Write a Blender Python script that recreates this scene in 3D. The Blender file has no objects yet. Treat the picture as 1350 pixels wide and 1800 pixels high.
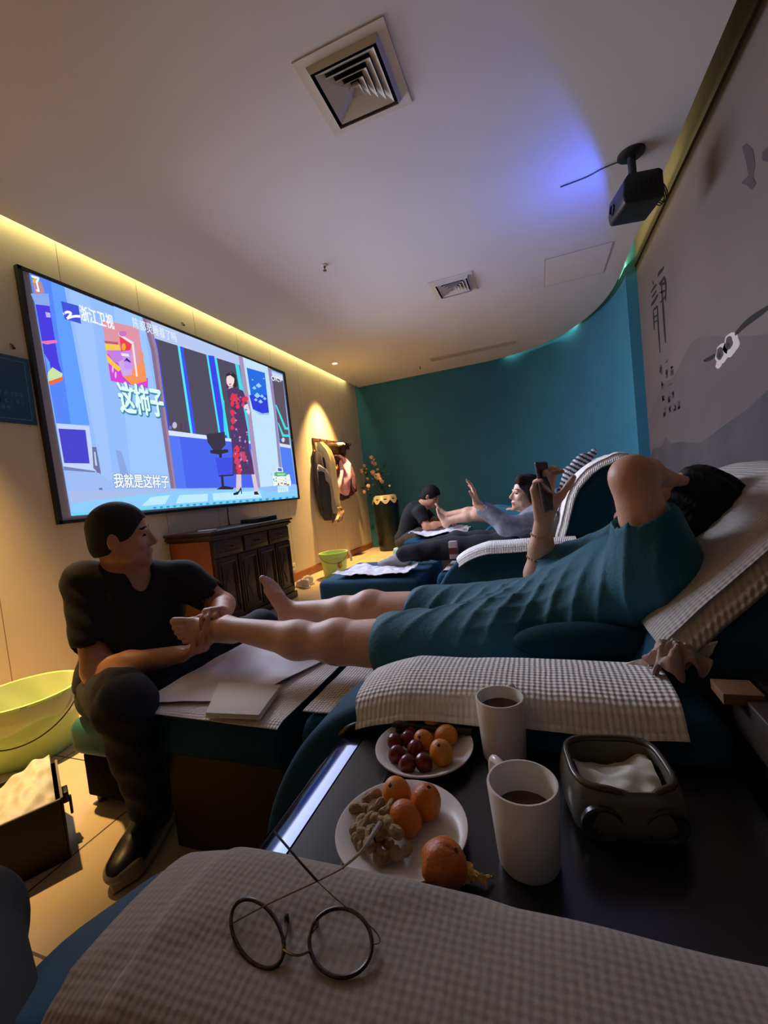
import bpy, bmesh, math, random
import numpy as np
from mathutils import Vector, Matrix, noise
C = bpy.context.scene.collection
random.seed(7)

# ---------------------------------------------------------------- camera, light, exposure
CAM = np.array([0.0, 0.0, 1.0]); FPX = 750.0
def _rot():
    d1 = np.array([945-675, 833-900, FPX]); d1 = d1/np.linalg.norm(d1)
    d2 = np.array([-1400-675, 1087-900, FPX]); d2 = d2/np.linalg.norm(d2)
    X = -(d2-d2.dot(d1)*d1); X = X/np.linalg.norm(X)
    cv = lambda v: np.array([v[0], -v[1], -v[2]])
    Xb, Yb = cv(X), cv(d1)
    return np.array([Xb, Yb, np.cross(Xb, Yb)])
ROT = _rot()
def at(px, py, x=None, y=None, z=None):
    """the point of the room seen at a photo pixel, on a given wall / depth / height plane"""
    d = ROT @ np.array([(px-675)/FPX, -(py-900)/FPX, -1.0])
    if z is not None: t = (z-CAM[2])/d[2]
    elif x is not None: t = x/d[0]
    else: t = y/d[1]
    return Vector(CAM+t*d)
cam = bpy.data.cameras.new('camera'); camo = bpy.data.objects.new('camera', cam); C.objects.link(camo)
camo.matrix_world = Matrix.Translation(Vector(CAM)) @ Matrix(ROT.tolist()).to_4x4()
cam.sensor_fit = 'AUTO'; cam.sensor_width = 36; cam.lens = FPX/1800*36; cam.clip_start = .02
bpy.context.scene.camera = camo
sc = bpy.context.scene
sc.view_settings.view_transform = 'Standard'; sc.view_settings.look = 'None'
sc.view_settings.gamma = 1; sc.view_settings.use_curve_mapping = False
sc.view_settings.exposure = 0.0
w = bpy.data.worlds.new('world'); sc.world = w; w.use_nodes = True
w.node_tree.nodes['Background'].inputs[0].default_value = (.5, .45, .4, 1)
w.node_tree.nodes['Background'].inputs[1].default_value = 0.01

XL, XR, YB, ZC = -2.91, 1.09, 7.13, 2.862       # TV wall, mural wall, far wall, dropped ceiling
YN = -1.6                                         # wall behind the camera
def lamp(name, kind, loc, rot, energy, color, **kw):
    l = bpy.data.lights.new(name, kind); l.energy = energy; l.color = color
    for k, v in kw.items(): setattr(l, k, v)
    o = bpy.data.objects.new(name, l); C.objects.link(o); o.location = loc; o.rotation_euler = rot
    return o
def aim(o, target):
    o.rotation_euler = (Vector(target)-o.location).to_track_quat('-Z', 'Y').to_euler()
WARM = (1.0, .60, .22); STRIP = (1.0, .88, .38)
# LED strip in the cove over the TV wall, tucked into the gap, shining down the wall
lamp('cove_strip_tv', 'AREA', (XL+.045, 2.9, ZC+.10), (0, math.radians(-14), 0), 27, STRIP, shape='RECTANGLE', size=.03, size_y=7.6)
# LED strip over the mural wall, only its far stretch works
lamp('cove_strip_mural', 'AREA', (XR-.10, 4.5, ZC+.10), (0, math.radians(150), 0), 9, STRIP, shape='RECTANGLE', size=.03, size_y=1.8)
lamp('cove_strip_teal', 'AREA', (.35, 6.60, ZC+.06), (0, 0, math.radians(-38)), 2.5, (.55, 1.0, .75), shape='RECTANGLE', size=1.7, size_y=.03)
# recessed spots along the TV wall
def spot(x, y, e, ang=62, col=WARM, tgt=None):
    o = lamp('downlight_beam', 'SPOT', (x, y, ZC-.03), (0, 0, 0), e, col, spot_size=math.radians(ang), spot_blend=.9, shadow_soft_size=.03)
    if tgt: aim(o, tgt)
    return o
spot(-2.553, 5.6, 980, 74, tgt=(-2.60, 5.6, 0))
spot(-2.50, 1.10, 860, 56, tgt=(-2.44, .95, 0))
# the light the lit screen throws into the room
lamp('screen_light', 'AREA', (XL+.055, 3.42, 1.82), (0, math.radians(-68), 0), 140, (.74, .80, 1.0), shape='RECTANGLE', size=1.5, size_y=2.8, spread=math.radians(115))
# stray light leaving the projector towards the ceiling
PJ = Vector((.66, 3.09, 2.45))
pl = lamp('projector_spill', 'SPOT', (.52, 3.13, 2.44), (0, 0, 0), 14, (.06, .13, 1.0), spot_size=math.radians(174), spot_blend=.12, shadow_soft_size=.03)
aim(pl, (-.8, 3.50, 2.62))
# added dim fill light behind the camera; no lamp is known there
lamp('rear_fill_light', 'AREA', (-1.2, -.9, ZC-.03), (0, 0, 0), 1.2, (1, .78, .55), shape='RECTANGLE', size=.6, size_y=.6)

# ---------------------------------------------------------------- materials
def lin(c):
    return tuple(((v/255)/12.92 if v/255 <= .04045 else ((v/255+.055)/1.055)**2.4) for v in c)
MATS = {}
def mat(name, rgb, rough=.6, metal=0, var=0, vscale=6, bump=0, bscale=60, emit=0, spec=.5, tint=None, kind='noise', trans=0, alpha=1, rgb2=None, sheen=0):
    if name in MATS: return MATS[name]
    m = bpy.data.materials.new(name); m.use_nodes = True; MATS[name] = m
    nt = m.node_tree; b = nt.nodes['Principled BSDF']
    c = lin(rgb)
    b.inputs['Base Color'].default_value = (*c, 1); b.inputs['Roughness'].default_value = rough
    b.inputs['Metallic'].default_value = metal; b.inputs['Specular IOR Level'].default_value = spec
    if tint: b.inputs['Specular Tint'].default_value = (*tint, 1)
    if trans: b.inputs['Transmission Weight'].default_value = trans
    if sheen: b.inputs['Sheen Weight'].default_value = sheen*.3
    if alpha < 1: b.inputs['Alpha'].default_value = alpha
    if emit:
        b.inputs['Emission Color'].default_value = (*c, 1); b.inputs['Emission Strength'].default_value = emit
    tc = nt.nodes.new('ShaderNodeTexCoord')
    if var or rgb2:
        n = nt.nodes.new('ShaderNodeTexNoise'); n.inputs['Scale'].default_value = vscale; n.inputs['Detail'].default_value = 5
        r = nt.nodes.new('ShaderNodeValToRGB'); r.color_ramp.elements[0].position = .3; r.color_ramp.elements[1].position = .7
        c2 = lin(rgb2) if rgb2 else tuple(v*(1-var) for v in c)
        r.color_ramp.elements[0].color = (*c2, 1); r.color_ramp.elements[1].color = (*c, 1)
        nt.links.new(tc.outputs['Object'], n.inputs['Vector']); nt.links.new(n.outputs['Fac'], r.inputs['Fac'])
        nt.links.new(r.outputs['Color'], b.inputs['Base Color'])
    if bump:
        bp = nt.nodes.new('ShaderNodeBump'); bp.inputs['Strength'].default_value = min(1, bump); bp.inputs['Distance'].default_value = .004
        if kind == 'noise':
            n = nt.nodes.new('ShaderNodeTexNoise'); n.inputs['Scale'].default_value = bscale; n.inputs['Detail'].default_value = 4
            nt.links.new(tc.outputs['Object'], n.inputs['Vector']); nt.links.new(n.outputs['Fac'], bp.inputs['Height'])
        elif kind == 'waffle':
            ad = nt.nodes.new('ShaderNodeMath'); ad.operation = 'ADD'
            for i, ax in enumerate('XY'):
                wv = nt.nodes.new('ShaderNodeTexWave'); wv.bands_direction = ax; wv.inputs['Scale'].default_value = bscale
                wv.inputs['Distortion'].default_value = 1.6; wv.inputs['Detail'].default_value = 2; wv.inputs['Detail Scale'].default_value = .6
                nt.links.new(tc.outputs['Object'], wv.inputs['Vector']); nt.links.new(wv.outputs['Fac'], ad.inputs[i])
            nt.links.new(ad.outputs[0], bp.inputs['Height'])
        nt.links.new(bp.outputs['Normal'], b.inputs['Normal'])
    return m
def colmat(name, strength):
    """lit screen picture: colour per face from an attribute"""
    m = bpy.data.materials.new(name); m.use_nodes = True; MATS[name] = m
    nt = m.node_tree; b = nt.nodes['Principled BSDF']
    a = nt.nodes.new('ShaderNodeAttribute'); a.attribute_name = 'tint'
    b.inputs['Base Color'].default_value = (.02, .02, .02, 1); b.inputs['Roughness'].default_value = .9; b.inputs['Specular IOR Level'].default_value = 0
    nt.links.new(a.outputs['Color'], b.inputs['Emission Color']); b.inputs['Emission Strength'].default_value = strength
    return m

# ---------------------------------------------------------------- mesh helpers
def V(*a): return Vector(a)
def wloc(o):
    p = Vector((0, 0, 0))
    while o: p += o.location; o = o.parent
    return p
def link(name, me, m, parent=None, smooth=False):
    o = bpy.data.objects.new(name, me); C.objects.link(o)
    for k in (m if isinstance(m, (list, tuple)) else [m]): me.materials.append(k)
    if parent:
        off = wloc(parent); me.transform(Matrix.Translation(-off)); o.parent = parent
    if smooth: me.polygons.foreach_set('use_smooth', [True]*len(me.polygons))
    me.update()
    return o
def tag(o, label=None, cat=None, group=None, kind=None):
    if label: o['label'] = label
    if cat: o['category'] = cat
    if group: o['group'] = group
    if kind: o['kind'] = kind
    return o
def thing(name, label, cat, loc, group=None):
    o = bpy.data.objects.new(name, None); C.objects.link(o); o.location = loc; o.empty_display_size = .05
    return tag(o, label, cat, group)
def recenter(o):
    """move a single-mesh thing's origin to its own base"""
    me = o.data
    co = np.array([v.co[:] for v in me.vertices]); c = (co.min(0)+co.max(0))/2; c[2] = co[:, 2].min()
    me.transform(Matrix.Translation(-Vector(c))); o.location = Vector(c)
    return o
def dup(o, loc=None, rot=None, label=None, parent=None):
    c = o.copy(); C.objects.link(c)
    if parent: c.parent = parent
    if loc is not None: c.location = loc
    if rot is not None: c.rotation_euler = rot
    if label: c['label'] = label
    for ch in list(o.children): dup(ch, parent=c)
    return c
class MB:
    def __init__(s): s.v = []; s.f = []; s.mi = []; s.col = []
    def add(s, vs, fs, mi=0, col=None):
        n = len(s.v); s.v += [tuple(p) for p in vs]; s.f += [tuple(i+n for i in f) for f in fs]; s.mi += [mi]*len(fs); s.col += [col]*len(fs)
        return s
    def box(s, lo, hi, mi=0, M=None):
        x0, y0, z0 = lo; x1, y1, z1 = hi
        vs = [Vector(p) for p in ((x0,y0,z0),(x1,y0,z0),(x1,y1,z0),(x0,y1,z0),(x0,y0,z1),(x1,y0,z1),(x1,y1,z1),(x0,y1,z1))]
        if M: vs = [M @ p for p in vs]
        return s.add(vs, [(0,3,2,1),(4,5,6,7),(0,1,5,4),(1,2,6,5),(2,3,7,6),(3,0,4,7)], mi)
    def prism(s, poly, axis, a, b, mi=0):
        """polygon extruded along an axis; poly holds the two other coordinates in order"""
        def p(q, t): return {'x': (t, q[0], q[1]), 'y': (q[0], t, q[1]), 'z': (q[0], q[1], t)}[axis]
        n = len(poly); vs = [p(q, a) for q in poly]+[p(q, b) for q in poly]
        fs = [tuple(range(n))[::-1], tuple(range(n, 2*n))]+[(i, (i+1) % n, n+(i+1) % n, n+i) for i in range(n)]
        return s.add(vs, fs, mi)
    def tube(s, pts, r, n=10, mi=0, closed=False, cap=True):
        pts = [Vector(p) for p in pts]; m = len(pts); rs = r if isinstance(r, (list, tuple)) else [r]*m
        rings = []; up = Vector((.013, .021, 1)).normalized()
        for i in range(m):
            a = pts[(i-1) % m] if (closed or i > 0) else pts[i]; b = pts[(i+1) % m] if (closed or i < m-1) else pts[i]
            t = (b-a).normalized(); u = up-t*up.dot(t)
            if u.length < 1e-3: u = Vector((1, 0, 0))-t*t.x
            u.normalize(); up = u; v = t.cross(u)
            rings.append([pts[i]+(u*math.cos(6.28319*k/n)+v*math.sin(6.28319*k/n))*rs[i] for k in range(n)])
        vs = [p for R in rings for p in R]; fs = []
        for i in range(m if closed else m-1):
            for k in range(n):
                j = (i+1) % m; fs.append((i*n+k, i*n+(k+1) % n, j*n+(k+1) % n, j*n+k))
        if cap and not closed: fs += [tuple(range(n))[::-1], tuple(range((m-1)*n, m*n))]
        return s.add(vs, fs, mi)
    def lathe(s, prof, c=(0,0,0), n=32, mi=0, sx=1, sy=1, wob=None):
        """(r, z) profile turned about a vertical axis at c"""
        vs = []; fs = []
        for r, z in prof:
            for k in range(n):
                a = 6.283185*k/n; rr = r*(1+(wob(a, z) if wob else 0)); vs.append((c[0]+rr*sx*math.cos(a), c[1]+rr*sy*math.sin(a), c[2]+z))
        for i in range(len(prof)-1):
            for k in range(n):
                fs.append((i*n+k, i*n+(k+1) % n, (i+1)*n+(k+1) % n, (i+1)*n+k))
        if prof[0][0] > 1e-4: fs.append(tuple(range(n))[::-1])
        if prof[-1][0] > 1e-4: fs.append(tuple(range((len(prof)-1)*n, len(prof)*n)))
        return s.add(vs, fs, mi)
    def grid(s, fn, nu, nv, thick=0, mi=0):
        """surface fn(u, v) with a real thickness"""
        P = [[Vector(fn(i/nu, j/nv)) for j in range(nv+1)] for i in range(nu+1)]
        top = []
        for i in range(nu+1):
            for j in range(nv+1):
                a = P[min(i+1, nu)][j]-P[max(i-1, 0)][j]; b = P[i][min(j+1, nv)]-P[i][max(j-1, 0)]
                nn = a.cross(b); nn = nn.normalized() if nn.length > 1e-9 else Vector((0, 0, 1))
                top.append((P[i][j], nn))
        W = nv+1; n = (nu+1)*W
        vs = [p for p, _ in top]; fs = [(i*W+j, (i+1)*W+j, (i+1)*W+j+1, i*W+j+1) for i in range(nu) for j in range(nv)]
        if thick:
            vs = vs+[p-q*thick for p, q in top]
            fs = fs+[tuple(n+k for k in f[::-1]) for f in fs]
            rim = [(i, 0) for i in range(nu+1)]+[(nu, j) for j in range(1, nv+1)]+[(i, nv) for i in range(nu-1, -1, -1)]+[(0, j) for j in range(nv-1, 0, -1)]
            ids = [i*W+j for i, j in rim]
            for k in range(len(ids)):
                a, b = ids[k], ids[(k+1) % len(ids)]; fs.append((b, a, n+a, n+b))
        return s.add(vs, fs, mi)
    def build(s, name, m, parent=None, smooth=False, bevel=0, seg=3, fix=True, angle=None):
        me = bpy.data.meshes.new(name); me.from_pydata(s.v, [], s.f); me.update()
        me.polygons.foreach_set('material_index', s.mi)
        if any(c is not None for c in s.col):
            at_ = me.attributes.new('tint', 'FLOAT_COLOR', 'FACE')
            for i, c in enumerate(s.col): at_.data[i].color = (*lin(c), 1)
        bm = bmesh.new(); bm.from_mesh(me)
        if fix: bmesh.ops.recalc_face_normals(bm, faces=bm.faces)
        if bevel:
            es = [e for e in bm.edges if len(e.link_faces) == 2 and e.calc_face_angle(0) > .5]
            bmesh.ops.bevel(bm, geom=es, offset=bevel, segments=seg, profile=.5, affect='EDGES', clamp_overlap=True)
        bm.to_mesh(me); bm.free()
        o = link(name, me, m, parent)
        if smooth or bevel or angle:
            me.polygons.foreach_set('use_smooth', [True]*len(me.polygons))
            try: me.set_sharp_from_angle(angle=angle or math.radians(42))
            except Exception: pass
        return o
def rbox(name, lo, hi, m, parent=None, bevel=.01, seg=3, M=None):
    b = MB(); b.box(lo, hi, M=M); return b.build(name, m, parent, bevel=bevel, seg=seg)
def spline(pts, n):
    """Catmull-Rom through points"""
    pts = [Vector(p) for p in pts]; out = []
    for k in range(n+1):
        t = k/n*(len(pts)-1); i = min(int(t), len(pts)-2); f = t-i
        p0 = pts[max(i-1, 0)]; p1 = pts[i]; p2 = pts[i+1]; p3 = pts[min(i+2, len(pts)-1)]
        out.append(.5*((2*p1)+(p2-p0)*f+(2*p0-5*p1+4*p2-p3)*f*f+(3*p1-p0-3*p2+p3)*f**3))
    return out
def textmesh(s):
    cu = bpy.data.curves.new('text', 'FONT'); cu.body = s; cu.size = 1; cu.resolution_u = 3
    o = bpy.data.objects.new('text', cu); C.objects.link(o)
    dg = bpy.context.evaluated_depsgraph_get()
    me = bpy.data.meshes.new_from_object(o.evaluated_get(dg))
    vs = [v.co.copy() for v in me.vertices]; fs = [tuple(p.vertices) for p in me.polygons]
    bpy.data.objects.remove(o); bpy.data.meshes.remove(me)
    return vs, fs

# ---------------------------------------------------------------- organic bodies: smooth blend of rounded limbs, meshed as one surface
def _np(p): return np.array(p, float)
class Blob:
    def __init__(s): s.ops = []
    def cap(s, a, b, ra, rb=None, k=.02, sub=False): s.ops.append(('c', _np(a), _np(b), ra, ra if rb is None else rb, k, sub)); return s
    def chain(s, pts, rs, k=.02):
        for i in range(len(pts)-1): s.cap(pts[i], pts[i+1], rs[i], rs[i+1], k)
        return s
    def ell(s, c, r, ax=None, k=.02, sub=False): s.ops.append(('e', _np(c), _np(r), np.eye(3) if ax is None else np.array([_np(v) for v in ax]), None, k, sub)); return s
    def cut(s, p, n): s.ops.append(('p', _np(p), _np(n)/np.linalg.norm(n))); return s
    def bounds(s):
        lo = np.full(3, 9e9); hi = -lo
        for o in s.ops:
            if o[0] == 'c' and not o[6]:
                r = max(o[3], o[4]); lo = np.minimum(lo, np.minimum(o[1], o[2])-r); hi = np.maximum(hi, np.maximum(o[1], o[2])+r)
            elif o[0] == 'e' and not o[6]:
                r = np.sqrt(((o[3]*o[2][:, None])**2).sum(0)); lo = np.minimum(lo, o[1]-r); hi = np.maximum(hi, o[1]+r)
        return lo, hi
    def mesh(s, h, disp=None):
        lo, hi = s.bounds(); lo = lo-4*h-.01; hi = hi+4*h+.01
        n = np.ceil((hi-lo)/h).astype(int)+1
        ax = [lo[i]+h*np.arange(n[i]) for i in range(3)]
        D = np.full(n, .2, np.float32)
        for o in s.ops:
            if o[0] == 'p':
                X, Y, Z = np.meshgrid(*ax, indexing='ij', sparse=True)
                d = (X-o[1][0])*o[2][0]+(Y-o[1][1])*o[2][1]+(Z-o[1][2])*o[2][2]
                D = np.maximum(D, d).astype(np.float32); continue
            k = o[5]
            if o[0] == 'c': r = max(o[3], o[4]); l = np.minimum(o[1], o[2])-r; u = np.maximum(o[1], o[2])+r
            else: r = np.sqrt(((o[3]*o[2][:, None])**2).sum(0)); l = o[1]-r; u = o[1]+r
            m = k+2*h+.004
            i0 = np.clip(np.floor((l-m-lo)/h).astype(int), 0, n); i1 = np.clip(np.ceil((u+m-lo)/h).astype(int)+1, 0, n)
            if (i1 <= i0).any(): continue
            sl = tuple(slice(i0[i], i1[i]) for i in range(3))
            X, Y, Z = np.meshgrid(*[ax[i][sl[i]] for i in range(3)], indexing='ij', sparse=True)
            if o[0] == 'c':
                a, b = o[1], o[2]; ab = b-a; L = max(ab.dot(ab), 1e-12)
                t = np.clip(((X-a[0])*ab[0]+(Y-a[1])*ab[1]+(Z-a[2])*ab[2])/L, 0, 1)
                d = np.sqrt((X-a[0]-t*ab[0])**2+(Y-a[1]-t*ab[1])**2+(Z-a[2]-t*ab[2])**2)-(o[3]+t*(o[4]-o[3]))
            else:
                c, R, A = o[1], o[2], o[3]
                q = [((X-c[0])*A[i][0]+(Y-c[1])*A[i][1]+(Z-c[2])*A[i][2]) for i in range(3)]
                k0 = np.sqrt(sum((q[i]/R[i])**2 for i in range(3))); k1 = np.sqrt(sum((q[i]/R[i]**2)**2 for i in range(3)))
                d = k0*(k0-1)/np.maximum(k1, 1e-9)
            cur = D[sl]
            if o[6]:
                d = -d; hh = np.clip(k-np.abs(cur-d), 0, None)/k
                D[sl] = np.maximum(cur, d)+hh*hh*k*.25
            else:
                hh = np.clip(k-np.abs(cur-d), 0, None)/k
                D[sl] = np.minimum(cur, d)-hh*hh*k*.25
        if disp is not None:
            X, Y, Z = np.meshgrid(*ax, indexing='ij', sparse=True)
            near = np.abs(D) < .06
            D = np.where(near, D+disp(X, Y, Z), D).astype(np.float32)
        return nets(D, lo, h)
def nets(D, lo, h):
    S = D < 0; nx, ny, nz = D.shape
    c = np.zeros((nx-1, ny-1, nz-1), np.int8)
    for i in (0, 1):
        for j in (0, 1):
            for k in (0, 1): c += S[i:nx-1+i, j:ny-1+j, k:nz-1+k]
    I = np.argwhere((c > 0) & (c < 8))
    idx = np.full(c.shape, -1, np.int64); idx[I[:, 0], I[:, 1], I[:, 2]] = np.arange(len(I))
    P = np.zeros((len(I), 3)); cnt = np.zeros(len(I))
    cor = [(i, j, k) for i in (0, 1) for j in (0, 1) for k in (0, 1)]
    val = {q: D[I[:, 0]+q[0], I[:, 1]+q[1], I[:, 2]+q[2]] for q in cor}
    for a in cor:
        for x in range(3):
            if a[x]: continue
            b = list(a); b[x] = 1; b = tuple(b); va, vb = val[a], val[b]
            m = (va < 0) != (vb < 0); t = np.where(m, va/np.where(m, va-vb, 1), 0)
            p = np.repeat(np.array([a], float), len(I), 0); p[:, x] = t
            P += p*m[:, None]; cnt += m
    P = P/cnt[:, None]+I
    F = []
    for x in range(3):
        s0 = [slice(0, None)]*3; s1 = [slice(0, None)]*3; s0[x] = slice(0, -1); s1[x] = slice(1, None)
        A = S[tuple(s0)]; B = S[tuple(s1)]; E = np.argwhere(A != B)
        y, z = (x+1) % 3, (x+2) % 3
        ok = (E[:, y] > 0) & (E[:, z] > 0) & (E[:, y] < D.shape[y]-1) & (E[:, z] < D.shape[z]-1); E = E[ok]
        def g(dy, dz):
            q = E.copy(); q[:, y] += dy; q[:, z] += dz; return idx[q[:, 0], q[:, 1], q[:, 2]]
        f = np.stack([g(-1, -1), g(0, -1), g(0, 0), g(-1, 0)], 1)
        flip = ~A[E[:, 0], E[:, 1], E[:, 2]]
        f[flip] = f[flip][:, ::-1]; F.append(f)
    return P*h+lo, np.concatenate(F)
def blobobj(name, b, h, m, parent=None, disp=None, paint=None, smooth=True, relax=1):
    v, f = b.mesh(h, disp)
    me = bpy.data.meshes.new(name)
    me.vertices.add(len(v)); me.loops.add(f.size); me.polygons.add(len(f))
    if relax:
        e = np.concatenate([f[:, [0, 1]], f[:, [1, 2]], f[:, [2, 3]], f[:, [3, 0]]])
        for _ in range(relax):
            acc = np.zeros_like(v); n = np.zeros(len(v))
            for q in (0, 1):
                for x in range(3): acc[:, x] += np.bincount(e[:, q], v[e[:, 1-q], x], len(v))
                n += np.bincount(e[:, q], minlength=len(v))
            v = v*.5+.5*acc/np.maximum(n, 1)[:, None]
    me.vertices.foreach_set('co', v.astype(np.float32).ravel())
    me.loops.foreach_set('vertex_index', f.ravel().astype(np.int32))
    me.polygons.foreach_set('loop_start', np.arange(0, f.size, 4, dtype=np.int32))
    me.polygons.foreach_set('loop_total', np.full(len(f), 4, np.int32))
    me.update(calc_edges=True); me.validate()
    if paint is not None:
        cen = v[f].mean(1); me.polygons.foreach_set('material_index', paint(cen).astype(np.int32))
    return link(name, me, m, parent, smooth=smooth)
# ================================================================ the room
def struct(o): o['kind'] = 'structure'; return o
def wallmat():
    m = mat('panel_wall', (206, 192, 165), rough=.75, var=.06, vscale=3)
    nt = m.node_tree; b = nt.nodes['Principled BSDF']; src = b.inputs['Base Color'].links[0].from_socket
    tc = nt.nodes.new('ShaderNodeTexCoord'); sx = nt.nodes.new('ShaderNodeSeparateXYZ'); nt.links.new(tc.outputs['Object'], sx.inputs[0])
    md = nt.nodes.new('ShaderNodeMath'); md.operation = 'PINGPONG'; md.inputs[1].default_value = .305
    ad = nt.nodes.new('ShaderNodeMath'); ad.operation = 'ADD'; ad.inputs[1].default_value = 10.1
    nt.links.new(sx.outputs[1], ad.inputs[0]); nt.links.new(ad.outputs[0], md.inputs[0])
    lt = nt.nodes.new('ShaderNodeMath'); lt.operation = 'LESS_THAN'; lt.inputs[1].default_value = .0022
    nt.links.new(md.outputs[0], lt.inputs[0])
    mx = nt.nodes.new('ShaderNodeMix'); mx.data_type = 'RGBA'; mx.inputs[7].default_value = (*lin((120, 100, 75)), 1)
    nt.links.new(lt.outputs[0], mx.inputs[0]); nt.links.new(src, mx.inputs[6]); nt.links.new(mx.outputs[2], b.inputs['Base Color'])
    return m
def tilemat():
    m = mat('floor_tile', (196, 178, 146), rough=.38, var=.12, vscale=5)
    nt = m.node_tree; b = nt.nodes['Principled BSDF']; src = b.inputs['Base Color'].links[0].from_socket
    tc = nt.nodes.new('ShaderNodeTexCoord'); mp = nt.nodes.new('ShaderNodeMapping')
    mp.inputs['Location'].default_value = (.22, .02, 0)
    br = nt.nodes.new('ShaderNodeTexBrick'); br.offset = 0; br.inputs['Scale'].default_value = 1
    br.inputs['Brick Width'].default_value = .6; br.inputs['Row Height'].default_value = .6; br.inputs['Mortar Size'].default_value = .0035
    br.inputs['Color1'].default_value = (0, 0, 0, 1); br.inputs['Color2'].default_value = (0, 0, 0, 1); br.inputs['Mortar'].default_value = (1, 1, 1, 1)
    nt.links.new(tc.outputs['Object'], mp.inputs[0]); nt.links.new(mp.outputs[0], br.inputs['Vector'])
    mx = nt.nodes.new('ShaderNodeMix'); mx.data_type = 'RGBA'; mx.inputs[7].default_value = (*lin((70, 55, 38)), 1)
    nt.links.new(br.outputs['Color'], mx.inputs[0]); nt.links.new(src, mx.inputs[6]); nt.links.new(mx.outputs[2], b.inputs['Base Color'])
    return m
M_WALL = wallmat(); M_TILE = tilemat()
M_CEIL = mat('ceiling_paint', (204, 202, 203), rough=.9, var=.03, vscale=2)
M_TEAL = mat('teal_wallcloth', (44, 114, 140), rough=.85, var=.12, vscale=2.5, bump=.15, bscale=90)
M_MURAL = mat('mural_paper', (96, 84, 78), rough=.85, rgb2=(88, 76, 71), vscale=1.2)
M_BASE = mat('wood_baseboard', (150, 84, 34), rough=.4, var=.25, vscale=8)
M_BLACK = mat('black_plastic', (14, 14, 16), rough=.4)
M_WHITEP = mat('white_paint_metal', (200, 194, 184), rough=.5)
M_DARKGAP = mat('duct_dark', (14, 14, 15), rough=.9)

b = MB(); b.box((XL-.1, YN-.1, -.06), (XR+.1, YB+.1, 0)); struct(b.build('floor', M_TILE))
b = MB(); b.box((XL-.1, YN-.1, -.06), (XL, YB+.1, 3.5)); struct(b.build('wall_left', M_WALL))
b = MB(); b.box((XL-.1, YN-.1, -.06), (XR+.1, YN, 3.5)); struct(b.build('wall_near', M_WALL))
# teal wall: flat along the far end, then sweeping round towards the mural wall
tw = [(XL, YB), (-.45, YB)]
for k in range(1, 25):
    a = math.radians(90*k/24); tw.append((-.45+1.44*math.sin(a), 5.03+(YB-5.03)*math.cos(a)))
tw.append((XR, 5.03))
b = MB()
n = len(tw); vs = [(x, y, -.02) for x, y in tw]+[(x, y, 3.5) for x, y in tw]
back = [(XL, YB+.25), (XR+.35, YB+.25), (XR+.35, 5.03)]
poly = tw+back[::-1]
b.prism(poly, 'z', -.02, 3.5); struct(b.build('wall_back', M_TEAL, angle=math.radians(30)))
WR = MB(); WR.box((XR, YN-.1, -.06), (XR+.1, 5.03, 3.5)); wall_right = struct(WR.build('wall_right', M_MURAL))
# dropped ceiling with a rounded far corner and a light gap along its edges
ce = [(XL+.07, YN), (XL+.07, YB-.012), (-.55, YB-.012)]
for k in range(1, 25):
    a = math.radians(90*k/24); ce.append((-.55+1.47*math.sin(a), 5.0+(YB-.03-5.0)*math.cos(a)))
ce += [(.93, 3.4), (.94, 2.0), (.95, YN)]
b = MB(); b.prism(ce, 'z', ZC, ZC+.03); cc = [(XL+.30, YN), (XL+.30, YB-.15), (-.7, YB-.15)]+[(-.7+1.35*math.sin(math.radians(9*k)), 4.9+(YB-.2-4.9)*math.cos(math.radians(9*k))) for k in range(1, 11)]+[(.62, YN)]
b.prism(cc, 'z', ZC+.03, 3.4); ceil = struct(b.build('ceiling', M_CEIL))  # unseen filler above the ceiling, added to block stray cove light
b = MB(); b.box((XL-.1, YN-.1, 3.4), (XR+.1, YB+.2, 3.5)); struct(b.build('ceiling_upper', M_CEIL))
# dark ledge where the mural paper ends under the cove
b = MB(); b.box((XR-.018, YN, 2.945), (XR, 5.03, 2.985)); struct(b.build('trim_1', mat('dark_trim', (60, 50, 34), rough=.6)))
b = MB(); b.prism([(XL, 0), (XL+.016, 0), (XL+.016, .085), (XL+.010, .10), (XL, .10)], 'y', 3.82, YB); struct(b.build('baseboard_left', M_BASE))

# ---- mural painted on the right-hand wall: ink hills, lettering, a bird, a blossoming twig (flat print on the wall)
M_INK = mat('ink_black', (20, 16, 15), rough=.9)
M_INKG = mat('ink_grey', (66, 56, 56), rough=.9, var=.3, vscale=30)
M_HILL1 = mat('ink_hill_pale', (87, 76, 72), rough=.9, rgb2=(80, 69, 67), vscale=2)
M_HILL2 = mat('ink_hill_dark', (55, 49, 53), rough=.9, rgb2=(72, 63, 63), vscale=3)
M_PETAL = mat('blossom_white', (178, 166, 160), rough=.9)
def onwall(px, py, off=.0015): p = at(px, py, x=XR); p.x = XR-off; return p
def wallpoly(b, pts, off=.0015, mi=0):
    vs = [onwall(x, y, off) for x, y in pts]; b.add(vs, [tuple(range(len(vs)))], mi)
def stroke(b, pts, w, off=.002, mi=0):
    """brush stroke: ribbon through wall points, width in metres, thinning at the ends"""
    P = spline([onwall(x, y, off) for x, y in pts], 10); vs = []; N = len(P)
    for i in range(N):
        t = (P[min(i+1, N-1)]-P[max(i-1, 0)]).normalized(); s = Vector((0, -t.z, t.y)); ww = w*(.45+.55*math.sin(math.pi*(i+.6)/(N+.2)))
        vs += [P[i]+s*ww/2, P[i]-s*ww/2]
    b.add(vs, [(2*i, 2*i+1, 2*i+3, 2*i+2) for i in range(N-1)], mi)
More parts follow.
